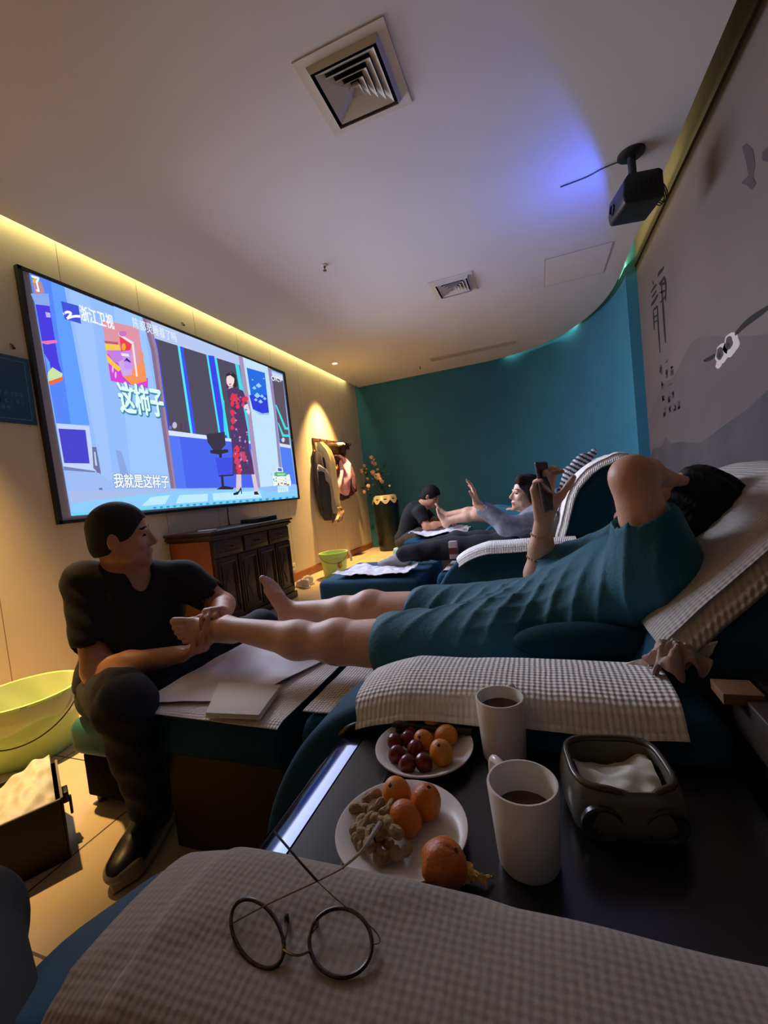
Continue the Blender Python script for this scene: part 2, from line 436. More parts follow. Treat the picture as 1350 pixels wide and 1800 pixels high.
# hill silhouettes given on the wall itself: distance along the wall y, height z
def hill(name, m, top, base, off):
    b = MB(); T = spline([(0, y, z) for y, z in top], 60)
    vs = [(XR-off, p.y, p.z) for p in T]+[(XR-off, p.y, base) for p in T]; N = len(T)
    b.add(vs, [(i, i+1, N+i+1, N+i) for i in range(N-1)]); return struct(b.build(name, m, wall_right, fix=False))
hill('painted_hill', M_HILL1, [(5.02, 1.42), (4.7, 1.55), (4.4, 1.66), (4.1, 1.66), (3.85, 1.74), (3.6, 1.80), (3.3, 1.74), (2.9, 1.62), (2.4, 1.5), (1.5, 1.3)], .95, .0006)
hill('painted_hill', M_HILL2, [(5.02, 1.03), (4.9, 1.12), (4.6, 1.13), (4.45, 1.2), (4.3, 1.14), (4.0, 1.13), (3.6, 1.10), (3.2, 1.17), (2.9, 1.22), (2.5, 1.3), (2.0, 1.2)], .62, .0010)
b = MB()
Zx = lambda x: 1100+x/5.296
Zy = lambda y: 440+y/5.294
def zs(pts, w): stroke(b, [(Zx(x), Zy(y)) for x, y in pts], w)
zs([(350,150),(352,172)], .03); zs([(300,245),(310,215),(352,168)], .03)
zs([(312,315),(345,275),(360,245)], .028); zs([(360,245),(374,330),(372,470)], .035); zs([(320,322),(382,300)], .02); zs([(318,395),(380,370)], .018)
zs([(320,485),(345,465),(380,405)], .02)
zs([(333,325),(345,480),(358,680),(372,860)], .05)
zs([(252,290),(262,318)], .022); zs([(235,392),(265,345),(288,318)], .024); zs([(245,438),(288,375)], .022); zs([(237,512),(268,470),(302,408)], .032)
zs([(258,555),(298,520)], .022); zs([(257,555),(262,650),(266,740)], .035); zs([(295,520),(300,640),(310,800),(320,950)], .042); zs([(262,625),(300,600)], .015); zs([(264,670),(302,650)], .015)
struct(b.build('calligraphy', M_INK, wall_right, fix=False))
b = MB(); rr = random.Random(3)
def glyph(cx, cy, w, h):
    for _ in range(6):
        y = cy+(rr.random()-.5)*h; a = (rr.random()-.5)*.3
        if rr.random() < .6: stroke(b, [(Zx(cx-w/2*rr.uniform(.5, 1)), Zy(y+w*.25)), (Zx(cx+w/2*rr.uniform(.5, 1)), Zy(y-w*.25))], .020)
        else:
            x = cx+(rr.random()-.5)*w*.8; stroke(b, [(Zx(x), Zy(cy-h/2*rr.uniform(.4, 1))), (Zx(x+4), Zy(cy+h/2*rr.uniform(.4, 1)))], .020)
for g in ((328,1115,26,80),(382,1145,22,70),(430,1125,26,80),(342,1245,24,80),(350,1375,26,85),(405,1375,26,75),(442,1340,22,70),(362,1510,28,80),(412,1485,24,70),(455,1465,24,65),(496,1445,28,70)): glyph(*g)
stroke(b, [(Zx(370), Zy(1045)), (Zx(392), Zy(1025))], .02); stroke(b, [(Zx(388), Zy(1260)), (Zx(440), Zy(1235))], .012)
struct(b.build('small_lettering', M_INKG, wall_right, fix=False))
b = MB()
stroke(b, [(Zx(1330), Zy(530)), (Zx(1230), Zy(600)), (Zx(1120), Zy(680)), (Zx(1020), Zy(782))], .034)
stroke(b, [(Zx(832), Zy(970)), (Zx(790), Zy(1005)), (Zx(728), Zy(1028))], .026)
for cx, cy, rx, ry, mi, o in ((900,960,62,95,1,.0016),(868,1062,28,38,1,.0020),(985,870,75,105,1,.0016),(975,955,34,40,1,.0020),(880,960,32,60,2,.0026),(965,860,34,62,2,.0026),(878,975,12,22,0,.003),(958,880,12,22,0,.003)):
    b.add([onwall(Zx(cx+rx*math.cos(t*.2618)*(1+.12*math.sin(5*t*.2618))), Zy(cy+ry*math.sin(t*.2618)-.35*rx*math.cos(t*.2618)), o) for t in range(24)], [tuple(range(24))], mi)
struct(b.build('painted_blossom', [M_INK, M_PETAL, M_INKG], wall_right, fix=False))
b = MB()
for pts in ([(1305,258),(1312,252),(1324,262),(1328,290),(1324,310),(1330,322),(1322,334),(1312,325),(1303,322),(1316,308),(1312,285)], [(1340,268),(1350,258),(1352,285),(1341,282)]):
    wallpoly(b, pts, .0015)
struct(b.build('painted_bird', M_INKG, wall_right, fix=False))

# ================================================================ ceiling fittings
def diffuser(c, s, label):
    t = thing('air_diffuser', label, 'air vent', (c[0], c[1], ZC), None)
    h = s/2
    def ring(b, h0, z0, h1, z1, th=.004):
        a = [(-h0,-h0),(h0,-h0),(h0,h0),(-h0,h0)]; q = [(-h1,-h1),(h1,-h1),(h1,h1),(-h1,h1)]
        vs = [(c[0]+x, c[1]+y, ZC+z0) for x, y in a]+[(c[0]+x, c[1]+y, ZC+z1) for x, y in q]+[(c[0]+x, c[1]+y, ZC+z0+th) for x, y in a]+[(c[0]+x, c[1]+y, ZC+z1+th) for x, y in q]
        f = []
        for i in range(4):
            j = (i+1) % 4; f += [(i, j, 4+j, 4+i), (8+i, 12+i, 12+j, 8+j), (i, 8+i, 8+j, j), (4+i, 4+j, 12+j, 12+i)]
        b.add(vs, f)
    b = MB(); ring(b, h, -.006, h*.80, -.004, .006); ring(b, h*.80, -.004, h*.74, -.030, .004); b.build('frame', M_WHITEP, t)
    b = MB(); b.box((c[0]-h*.80, c[1]-h*.80, ZC-.0022), (c[0]+h*.80, c[1]+h*.80, ZC-.001)); b.build('duct_opening', M_DARKGAP, t)
    for k, q in enumerate((.66, .52, .38, .25)):
        b = MB(); ring(b, h*q, -.026-.003*k, h*(q-.15), -.004, .003); b.build('louvre', M_WHITEP, t)
    b = MB(); ring(b, h*.13, -.036, h*.05, -.006, .003); b.box((c[0]-h*.05, c[1]-h*.05, ZC-.007), (c[0]+h*.05, c[1]+h*.05, ZC-.002)); b.build('centre_cone', M_WHITEP, t)
    return t
diffuser((-.628, 1.95), .42, 'big square white ceiling air vent with nested louvres overhead, the nearer of two')
diffuser((-.60, 4.21), .40, 'smaller-looking square white ceiling air vent further in, above the second recliner')
def sprinkler(x, y, label):
    t = thing('sprinkler', label, 'sprinkler', (x, y, ZC))
    MB().lathe([(.026, 0), (.026, -.004), (.012, -.010), (.0, -.010)], (x, y, ZC), 20).build('escutcheon', M_WHITEP, t, angle=.6)
    MB().lathe([(.0, -.008), (.009, -.008), (.009, -.022), (.004, -.026), (.004, -.040), (.015, -.042), (.015, -.045), (0, -.045)], (x, y, ZC), 16).build('nozzle', mat('dull_brass', (90, 80, 70), rough=.4, metal=1), t, angle=.6)
sprinkler(-1.471, 3.239, 'small metal ceiling sprinkler near the middle of the ceiling')
sprinkler(-1.571, 6.60, 'small metal ceiling sprinkler beside the far slot vent')
t = thing('downlight', 'round recessed ceiling spotlight glowing over the coats', 'ceiling light', (-2.553, 5.6, ZC))
MB().lathe([(.052, 0), (.052, -.005), (.040, -.006), (.038, -.001)], (-2.553, 5.6, ZC), 28).build('trim_ring', M_WHITEP, t, angle=.6)
MB().lathe([(0, -.002), (.036, -.002), (.036, -.0035), (0, -.0035)], (-2.553, 5.6, ZC), 24).build('lens', mat('lamp_glow', (255, 226, 160), emit=6), t)
t = thing('access_panel', 'flat rectangular access hatch in the ceiling by the projector', 'ceiling hatch', (.48, 4.46, ZC))
b = MB(); b.box((.22, 4.18, ZC-.003), (.75, 4.75, ZC-.0005)); b.build('hatch_lid', mat('hatch_paint', (206, 202, 196), rough=.9), t)
b = MB()
for lo, hi in (((.215, 4.174), (.755, 4.180)), ((.215, 4.750), (.755, 4.756)), ((.215, 4.18), (.220, 4.75)), ((.750, 4.18), (.755, 4.75))): b.box((*lo, ZC-.004), (*hi, ZC-.0005))
tag(b.build('edge_bead', mat('hatch_edge', (165, 160, 154)), t))
t = thing('slot_vent', 'long narrow slot air vent near the far teal wall', 'air vent', (-.73, 6.40, ZC))
b = MB()
for lo, hi in (((-1.37, 6.30), (-.10, 6.325)), ((-1.37, 6.48), (-.10, 6.505)), ((-1.37, 6.325), (-1.345, 6.48)), ((-.125, 6.325), (-.10, 6.48))): b.box((*lo, ZC-.008), (*hi, ZC-.0005))
b.build('frame', M_WHITEP, t)
b = MB(); b.box((-1.345, 6.325, ZC-.003), (-.125, 6.48, ZC-.001)); b.build('slot_opening', mat('slot_grey', (150, 142, 132), rough=.9), t)
for k in range(3):
    b = MB(); y = 6.355+.045*k; b.box((-1.345, y, ZC-.007), (-.125, y+.006, ZC-.002)); b.build('blade', M_WHITEP, t)

# projector on its ceiling mount
t = thing('projector', 'black projector hanging from a round ceiling mount by the mural wall', 'projector', (.69, 3.10, ZC))
M_PROJ = mat('projector_black', (18, 17, 20), rough=.45)
MB().lathe([(0, 0), (.075, 0), (.075, -.012), (.06, -.022), (.02, -.026), (0, -.026)], (.69, 3.10, ZC), 32).build('mount_plate', M_PROJ, t, angle=.6)
MB().tube([(.69, 3.10, ZC-.02), (.69, 3.10, ZC-.16)], .022, 16).build('mount_pole', M_PROJ, t, angle=.6)
RM = Matrix.Translation((.70, 3.12, 2.60)) @ Matrix.Scale(.80, 4) @ Matrix.Rotation(math.radians(12), 4, 'Z')
b = MB(); prof = [(-.13, -.10), (.12, -.10), (.135, -.08), (.135, .095), (.11, .115), (-.10, .115), (-.135, .07), (-.15, -.03), (-.145, -.08)]
b.prism(prof, 'y', -.145, .145); b.v = [tuple(RM @ Vector(p)) for p in b.v]; b.build('housing', M_PROJ, t, bevel=.014)
b = MB(); b.lathe([(.0, 0), (.038, 0), (.038, .012), (.030, .014), (.028, .006), (0, .006)], n=24)
LM = RM @ Matrix.Translation((-.146, .05, -.02)) @ Matrix.Rotation(math.radians(-90), 4, 'Y')
b.v = [tuple(LM @ Vector(p)) for p in b.v]; b.build('lens', mat('lens_glass', (20, 22, 40), rough=.08), t, angle=.6)
b = MB()
for k in range(5): b.box((-.06+.035*k, -.1475, -.05), (-.045+.035*k, -.144, .05), M=RM)
b.build('vent_grille', M_BLACK, t)
for d, r in ((0, 1), (.02, 1.35), (.045, .8)):
    b = MB(); b.tube(spline([RM @ V(.13, -.05+d, .06), RM @ V(.175*1, -.05+d, .05*r), RM @ V(.20, -.05+d, -.03*r), RM @ V(.17, -.05+d, -.08), RM @ V(.13, -.05+d, -.06)], 14), .0035, 6); b.build('cable_loop', M_BLACK, t, smooth=True)
pts = [at(1092, 283, z=ZC-.006), at(1060, 296, z=ZC-.006), at(1030, 312, z=ZC-.006), at(985, 329, z=ZC-.006)]
tag(MB().tube(spline(pts, 12), .0035, 6).build('ceiling_cable', M_BLACK, smooth=True), 'thin black cable running along the ceiling away from the projector mount', 'cable')

# ================================================================ the TV wall
SX = XL+.030
M_SCRF = mat('screen_frame_black', (12, 12, 13), rough=.5); M_SCRW = mat('screen_cloth', (168, 164, 170), rough=.9)
_c = [at(*p, x=SX+.006) for p in ((30, 467), (505, 654), (105, 921), (524, 878))]
y0, y1, z0, z1 = (_c[0].y+_c[2].y)/2, (_c[1].y+_c[3].y)/2, (_c[2].z+_c[3].z)/2, (_c[0].z+_c[1].z)/2
QL = lambda z: _c[2].y+(_c[0].y-_c[2].y)*(z-z0)/(z1-z0)
scr = thing('projection_screen', 'large wall-mounted projection screen showing a television show', 'screen', (XL, (y0+y1)/2, z0))
b = MB(); b.box((XL+.004, y0+.02, z0+.02), (SX-.004, y1-.02, z1-.02)); b.build('backing', M_SCRW, scr)
b = MB()
for lo, hi in (((QL(z0), z0), (y1, z0+.022)), ((QL(z1), z1-.022), (y1, z1)), ((y1-.022, z0+.022), (y1, z1-.022))): b.box((XL+.002, *lo), (SX+.006, *hi))
b.prism([(QL(z0), z0), (QL(z0)+.022, z0), (QL(z1)+.022, z1), (QL(z1), z1)], 'x', XL+.002, SX+.006)
b.build('frame', M_SCRF, scr)
M_PIC = colmat('lit_picture', 1.0)
LAY = [0]
def sp(px, py, off): p = at(px, py, x=SX+off); return p
PIC = MB()
def q(pts, col, b=None, lay=None):
    """patch of the projected picture, on the screen plane"""
    LAY[0] += 1; off = .0004*((lay if lay is not None else LAY[0]) % 1000)*.05+.0005
    (b or PIC).add([at(x, y, x=SX+off) for x, y in pts], [tuple(range(len(pts)))], 0, col)
A = lambda pts: [(x/2.4107, 350+y/2.41) for x, y in pts]      # picture patches noted on an enlargement
def qa(pts, col): q(A(pts), col)
def blob(cx, cy, rx, ry, col, n=14, fa=A): q(fa([(cx+rx*math.cos(6.2832*k/n), cy+ry*math.sin(6.2832*k/n)) for k in range(n)]), col)
qa([(124,312),(1197,742),(1262,1266),(302,1342)], (150,190,252))
qa([(124,312),(272,372),(380,958),(238,950)], (88,136,250)); qa([(215,350),(272,372),(380,958),(300,952)], (98,160,255))
qa([(290,380),(380,420),(480,1180),(440,1230)], (160,196,252)); qa([(480,440),(603,500),(725,1222),(560,1222)], (158,200,255))
qa([(150,440),(210,455),(248,690),(262,735),(200,745),(178,600)], (74,62,226)); qa([(130,400),(205,400),(212,452),(150,446)], (140,170,240))
qa([(137,350),(176,350),(190,396),(150,405)], (190,140,150)); blob(146, 345, 9, 11, (220,180,90))
qa([(192,478),(212,482),(215,502),(196,500)], (190,180,250)); qa([(174,602),(240,596),(244,608),(200,616),(178,610)], (230,120,190))
qa([(188,655),(210,690),(218,735),(204,740)], (110,160,250)); qa([(202,735),(222,712),(266,740),(262,756),(206,772)], (200,230,170)); qa([(206,772),(266,752),(266,768),(210,790)], (240,110,70))
qa([(240,950),(378,962),(404,1152),(268,1132)], (196,214,252)); qa([(247,972),(362,978),(380,1120),(272,1118)], (74,70,206)); qa([(268,1132),(404,1152),(402,1158),(270,1148)], (120,130,180))
qa([(390,1050),(408,1050),(426,1150),(436,1250),(444,1252),(420,1262),(420,1200),(408,1150),(396,1140)], (110,116,160)); qa([(398,1070),(404,1072),(412,1130),(404,1128)], (200,214,240))
qa([(272,1155),(420,1160),(490,1215),(300,1240)], (160,190,246))
qa([(490,1062),(515,1070),(548,1180),(512,1175)], (140,168,226))
qa([(302,1276),(560,1232),(900,1236),(1258,1216),(1262,1266),(302,1342)], (140,206,255)); qa([(290,1235),(745,1226),(745,1236),(300,1288)], (170,190,235))
qa([(640,1262),(720,1254),(700,1292),(600,1300)], (190,236,255)); qa([(760,1254),(880,1248),(880,1280),(745,1290)], (190,236,255)); qa([(900,1246),(1100,1236),(1110,1264),(905,1278)], (190,236,255)); qa([(1090,1222),(1258,1212),(1258,1230),(1130,1240)], (150,190,245))
qa([(302,1330),(1262,1256),(1262,1266),(302,1342)], (110,216,240))
for k in range(22):
    x = 650+28*k; yy = 1304-.0755*(x-650); qa([(x,yy),(x+12,yy-1),(x+12,yy+7),(x,yy+8)], (56,150,226))
# central set: pillars, dark window, counter
qa([(636,512),(1012,664),(1016,712),(650,588)], (186,204,244))
qa([(650,588),(1016,704),(1062,1032),(708,982)], (82,78,98)); qa([(650,588),(664,592),(722,985),(708,982)], (66,76,226))
for x0, x1, c in ((752,762,(90,230,250)),(762,776,(64,84,240)),(874,882,(80,226,250)),(882,908,(60,72,232)),(908,918,(76,226,250)),(996,1012,(70,220,236))):
    dx = 56; ytop = 588+(x0-650)*.317; ybot = 985+(x0-650)*.13
    qa([(x0,ytop),(x1,ytop+3),(x1+dx,ybot+2),(x0+dx,ybot)], c)
qa([(942,850),(950,852),(962,1000),(950,1000)], (60,220,240))
qa([(704,978),(1062,1026),(1064,1036),(708,1000)], (216,230,255)); qa([(708,1000),(1064,1036),(1092,1222),(742,1226)], (76,104,240)); qa([(708,1000),(760,1005),(790,1226),(742,1226)], (88,122,246))
blob(740,958,10,14,(190,190,220)); blob(768,962,5,16,(90,60,70)); blob(786,960,5,16,(70,70,110)); blob(722,968,6,8,(120,120,200))
qa([(602,498),(636,512),(668,640),(746,1226),(724,1226),(640,640)], (136,112,142)); qa([(618,505),(636,512),(668,640),(746,1226),(738,1226),(655,640)], (156,132,160))
qa([(1028,668),(1136,712),(1196,1166),(1196,1210),(1096,1222),(1060,900)], (196,228,252))
qa([(1010,660),(1028,668),(1064,900),(1104,1222),(1084,1222),(1046,900)], (168,150,190))
qa([(1045,714),(1122,736),(1140,905),(1112,908),(1072,892)], (40,110,226)); qa([(1056,830),(1132,830),(1140,905),(1112,908),(1072,892)], (50,64,220)); qa([(1068,888),(1112,908),(1142,906),(1140,914),(1100,914)], (150,200,250))
for cx, cy, s in ((1078,800,9),(1096,790,13),(1090,832,14),(1110,835,9),(1084,850,8),(1104,858,10),(1122,845,8),(1070,765,4),(1118,760,4)): qa([(cx-s,cy),(cx,cy-s*.9),(cx+s,cy+2),(cx,cy+s*.8)], (150,210,240))
qa([(1134,712),(1150,720),(1198,1180),(1186,1180),(1160,900)], (150,140,182))
qa([(1150,730),(1197,748),(1228,1042),(1186,1036)], (94,84,100)); qa([(1150,730),(1197,748),(1199,770),(1154,752)], (206,220,240))
for pts in ([(1166,872),(1172,872),(1212,966),(1224,968),(1225,978),(1206,976)], [(1176,945),(1182,950),(1202,996),(1227,998),(1228,1008),(1196,1006)]): qa(pts, (70,224,228))
qa([(1184,1034),(1230,1042),(1232,1056),(1186,1048)], (216,226,246)); qa([(1186,1048),(1232,1056),(1254,1208),(1204,1204)], (82,128,244)); blob(1200,1020,7,10,(216,214,230)); blob(1188,1022,5,8,(60,100,190))
# stool and presenter
qa([(874,996),(952,986),(956,1040),(938,1062),(904,1064),(880,1030)], (58,54,72)); qa([(890,1064),(966,1060),(968,1072),(930,1082),(892,1076)], (50,46,62)); qa([(928,1080),(940,1080),(950,1226),(940,1226)], (48,44,62)); qa([(916,1230),(945,1214),(992,1222),(986,1230)], (46,42,60))
qa([(912,1095),(985,1095),(990,1170),(925,1168)], (66,82,230)); qa([(926,1170),(990,1166),(990,1172),(928,1176)], (52,48,70))
qa([(956,742),(980,730),(1000,745),(1006,790),(990,806),(962,800)], (54,46,56))
blob(976, 766, 17, 30, (246,222,222)); qa([(958,752),(970,736),(996,742),(994,760),(976,746)], (50,42,52)); qa([(970,790),(988,792),(990,806),(968,806)], (206,180,190)); blob(975, 784, 5, 3, (200,90,100))
qa([(1028,865),(1050,868),(1060,900),(1056,915),(1046,905)], (236,216,226))
qa([(1002,1160),(1022,1162),(1024,1230),(1012,1238),(1000,1236)], (222,200,216)); qa([(1064,1160),(1082,1165),(1096,1240),(1080,1244)], (222,200,216))
qa([(988,1246),(1010,1238),(1022,1218),(1026,1250),(1022,1248),(1020,1232),(1008,1252),(990,1254)], (40,36,60)); qa([(1076,1240),(1090,1238),(1098,1252),(1078,1252)], (40,36,60))
qa([(962,808),(990,796),(1030,812),(1050,866),(1030,876),(1050,980),(1056,1060),(1086,1166),(986,1166),(984,1060),(976,980),(980,880),(966,850)], (82,58,106))
rr = random.Random(11)
for cx, cy, r in ((990,840,16),(1004,856,14),(1038,848,12),(984,866,10),(986,905,11),(990,938,12),(984,968,9),(1006,880,9),(1030,870,8),(1002,1060,12),(1000,1085,13),(1028,1084,14),(1006,1110,14),(1010,1136,13),(1014,1154,10),(1036,1098,10)):
    n = 9; qa([(cx+r*rr.uniform(.7, 1.25)*math.cos(6.2832*k/n), cy+r*1.25*rr.uniform(.7, 1.25)*math.sin(6.2832*k/n)) for k in range(n)], (226,56,86) if rr.random() < .7 else (206,70,110))
for _ in range(34): blob(rr.uniform(990,1050), rr.uniform(830,1150), rr.uniform(2.5,5), rr.uniform(3,7), rr.choice([(150,120,190),(190,160,210),(60,44,92),(110,86,150)]), 7)
qa([(1062,1060),(1068,1062),(1086,1166),(1078,1166)], (190,160,190))
# poster of a hand holding a screen
qa([(432,510),(586,545),(627,802),(470,770)], (226,150,170)); qa([(452,655),(500,660),(560,720),(627,760),(627,802),(470,770)], (214,70,214)); qa([(540,720),(612,690),(622,770),(560,788),(520,750)], (250,150,90))
qa([(444,612),(505,618),(512,642),(448,640)], (246,206,80)); qa([(440,600),(500,606),(500,616),(446,610)], (190,90,120)); qa([(450,655),(482,690),(520,720),(500,730),(456,690)], (246,206,70)); qa([(452,640),(514,640),(526,700),(480,690)], (196,130,230)); qa([(500,690),(560,660),(560,745),(520,750)], (206,170,236))
qa([(500,566),(566,606),(584,752),(576,752),(558,614),(506,580)], (246,226,236)); qa([(506,580),(558,614),(552,640),(514,646)], (236,66,86)); qa([(514,646),(552,640),(566,720),(530,720)], (200,150,240)); blob(524,626,9,16,(250,170,60))
qa([(512,652),(545,656),(548,668),(516,664)], (240,230,245)); qa([(524,690),(536,672),(550,684),(556,694),(546,690),(534,684)], (60,40,120)); blob(520,570,16,12,(200,120,200)); qa([(586,640),(606,650),(610,700),(592,692)], (236,150,120)); blob(478,720,4,16,(230,190,250)); blob(490,745,4,14,(230,190,250))
# channel badge
qa([(258,432),(332,452),(344,528),(274,508)], (66,84,222))
def ribbon(pts, w, col):
    P = spline([(x, y, 0) for x, y in A(pts)], 16); vs = []
    for i, p in enumerate(P):
        tt = (P[min(i+1, 16)]-P[max(i-1, 0)]).normalized(); s = Vector((-tt.y, tt.x, 0))*w/2; vs.append(((p+s).x, (p+s).y, (p-s).x, (p-s).y))
    for i in range(16): q([(vs[i][0], vs[i][1]), (vs[i+1][0], vs[i+1][1]), (vs[i+1][2], vs[i+1][3]), (vs[i][2], vs[i][3])], col, lay=LAY[0]-(1 if i else 0))
ribbon([(268,488),(285,478),(300,484),(292,498),(284,506)], 4.5, (250,252,255)); ribbon([(284,506),(300,500),(318,496),(340,497)], 4.5, (250,252,255))
# lower right show badge
qa([(1172,1135),(1198,1138),(1200,1156),(1186,1164),(1174,1154)], (230,240,250)); qa([(1177,1139),(1194,1141),(1195,1154),(1178,1152)], (70,110,190)); qa([(1162,1160),(1212,1158),(1214,1172),(1190,1176),(1164,1176)], (80,190,110))
def cap(s, p0, p1, hgt, col, bold=0, stretch=1):
    """caption on the screen: lettering set along the line p0-p1 of the picture"""
    LAY[0] += 1; off = .0005+.00002*LAY[0]
    vs, fs = textmesh(s); xs = [v.x for v in vs]; ys = [v.y for v in vs]
    a = at(*p0, x=SX+off); e = at(*p1, x=SX+off); L = (e-a).length; d = (e-a).normalized(); up = Vector((0, -d.z, d.y))
    kx = L/(max(xs)-min(xs)); ky = hgt/(max(ys)-min(ys))
    offs = [(0, 0)]+([(bold*math.cos(t*.785), bold*math.sin(t*.785)) for t in range(8)] if bold else [])
    for n, (ox, oy) in enumerate(offs):
        PIC.add([a+d*((v.x-min(xs))*kx+ox)+up*((v.y-min(ys))*ky+oy)+V(.00001*n, 0, 0) for v in vs], fs, 0, col)
Aq = lambda x, y: A([(x, y)])[0]
WHT = (244,250,255)
cap('浙江卫视', Aq(346,513), Aq(486,553), .105, WHT, .002)
cap('陈都灵睡着了吗', Aq(566,545), Aq(750,608), .085, (226,238,255), .001)
cap('这柿子', Aq(518,906), Aq(703,926), .23, (60,130,170), .014); cap('这柿子', Aq(515,902), Aq(700,922), .23, (224,255,250), .007)
cap('我就是这样子', Aq(486,1222), Aq(718,1224), .105, (60,90,150), .006); cap('我就是这样子', Aq(486,1222), Aq(718,1224), .105, WHT, .003)
cap('了', Aq(150,388), Aq(180,396), .09, WHT, .003)
cap('OICV', Aq(1152,768), Aq(1196,776), .055, (236,240,250), .002)
Bz = lambda pts: [(465+x/21.18, 800+y/21.18) for x, y in pts]
q(Bz([(310,760),(480,800),(620,780),(830,740),(930,710),(960,860),(990,1000),(975,1165),(880,1110),(690,1150),(480,1110),(340,1160),(330,1000),(300,880)]), (240,246,240))
q(Bz([(370,700),(420,620),(520,640),(660,630),(780,640),(840,720),(800,790),(620,780),(490,800)]), (96,176,120)); q(Bz([(470,690),(760,680),(750,740),(480,750)]), (170,226,190))
for x, y, w_, h_, c_ in ((320,880,40,60,(90,120,150)),(360,960,40,26,(90,120,150)),(425,830,26,60,(90,120,150)),(430,940,30,60,(90,120,150)),(500,1040,40,90,(80,90,130)),(600,1020,80,60,(190,150,130)),(720,1050,110,50,(110,84,76)),(840,1080,70,50,(130,100,90)),(590,930,60,14,(170,200,190)),(700,930,30,40,(150,180,180)),(770,850,24,60,(110,130,140)),(780,960,26,40,(110,130,140)),(880,930,60,14,(180,200,180)),(540,880,12,60,(190,210,200)),(240,700,30,34,(120,170,180))):
    q(Bz([(x,y),(x+w_,y-6),(x+w_,y+h_-6),(x,y+h_)]), c_)
q(Bz([(490,1160),(890,1150),(890,1350),(490,1400)]), (206,240,250))
for x, y, w_, h_ in ((540,1190,14,120),(580,1230,60,14),(620,1280,30,40),(700,1200,14,130),(740,1230,50,14),(770,1290,24,50),(650,1190,14,70)): q(Bz([(x,y),(x+w_,y),(x+w_,y+h_),(x,y+h_)]), (150,190,220))
po = PIC.build('projected_picture', M_PIC, scr, fix=False)

# notice board at the left edge, hooks, cable, socket
t = thing('notice_board', 'dark teal framed notice board with faint pale writing left of the screen', 'notice board', (XL, 1.5, 1.64))
b = MB(); b.box((XL+.001, 1.22, 1.638), (XL+.014, 1.815, 2.045)); b.build('board', mat('board_teal', (8, 58, 72), rough=.35), t)
b = MB()
for lo, hi in (((1.25, 1.662), (1.79, 1.666)), ((1.25, 2.016), (1.79, 2.020)), ((1.786, 1.662), (1.79, 2.02)), ((1.25, 1.662), (1.254, 2.02))): b.box((XL+.0145, *lo), (XL+.0155, *hi))
b.build('border_line', mat('board_line', (70, 130, 140)), t)
b = MB(); rr = random.Random(5)
for z, ya, yb in ((1.80, 1.32, 1.755), (1.757, 1.32, 1.76), (1.715, 1.30, 1.69)):
    y = ya
    while y < yb:
        for _ in range(4):
            if rr.random() < .55: yy = y+rr.uniform(0, .012); b.box((XL+.0145, yy, z), (XL+.0155, yy+.004, z+.024))
            else: zz = z+rr.uniform(0, .02); b.box((XL+.0145, y, zz), (XL+.0155, y+.018, zz+.004))
        y += .028
b.build('faint_lettering', mat('board_text', (84, 128, 134)), t)
for (px, py), l in (((20, 608), 'tiny black wall hook above the notice board'), ((320, 569), 'tiny black wall hook above the middle of the screen')):
    p = at(px, py, x=XL); b = MB(); b.tube([(XL, p.y, p.z+.012), (XL+.012, p.y, p.z), (XL+.014, p.y, p.z-.02), (XL+.022, p.y, p.z-.022), (XL+.026, p.y, p.z-.012)], .006, 8)
    tag(recenter(b.build('wall_hook', M_BLACK, smooth=True)), l, 'hook')
p = [at(400, 892, x=XL+.006), at(401, 908, x=XL+.006), at(403, 920, x=XL+.006), at(404, 924, x=XL+.008)]
b = MB(); b.tube(spline(p, 8), .004, 6); b.box(tuple(p[3]+V(-.006, -.02, -.012)), tuple(p[3]+V(.012, .02, .012)))
tag(b.build('power_cable', M_BLACK), 'short black cable hanging below the screen over the dark cabinet', 'cable')
p = at(514, 997, x=XL)
t = thing('wall_socket', 'white electrical wall socket beside the dark cabinet', 'socket', (XL, p.y, p.z))
rbox('face_plate', (XL, p.y-.06, p.z-.045), (XL+.010, p.y+.06, p.z+.045), mat('socket_white', (222, 214, 196), rough=.4), t, .004)
b = MB()
for d in (-.028, .0, .028): b.box((XL+.0098, p.y+d-.003, p.z-.012), (XL+.0108, p.y+d+.003, p.z+.012))
b.box((XL+.0098, p.y-.031, p.z-.003), (XL+.0104, p.y+.031, p.z+.001)); b.build('pin_slots', M_BLACK, t)
# ================================================================ recliners, footstools, towels
M_SOFA = mat('teal_upholstery', (18, 70, 98), rough=.8, var=.15, vscale=12, bump=.25, bscale=400, spec=.25)
M_TOWEL = mat('waffle_towel', (230, 226, 222), rough=.95, var=.05, vscale=8, bump=.45, bscale=34, kind='waffle')
M_TOWELB = mat('waffle_towel_shaded', (176, 170, 164), rough=.95, var=.05, vscale=8, bump=.45, bscale=34, kind='waffle')  # shaded copy of the waffle towel: darker colour tones down the light there
M_TOWEL2 = mat('waffle_towel_dimmed', (152, 142, 132), rough=.95, var=.10, vscale=10, bump=.13, bscale=44, kind='waffle')  # dimmer copy of the waffle towel; lighting falloff is put into its colour
M_LINEN = mat('white_linen', (226, 222, 228), rough=.95, var=.05, vscale=9, bump=.4, bscale=45)
M_PAPER = mat('white_paper', (226, 220, 208), rough=.9)
M_WOODBOX = mat('brown_plinth', (46, 30, 20), rough=.6, var=.2, vscale=7)
M_DWOOD = mat('dark_wood', (58, 30, 20), rough=.35, var=.35, vscale=9, spec=.5)

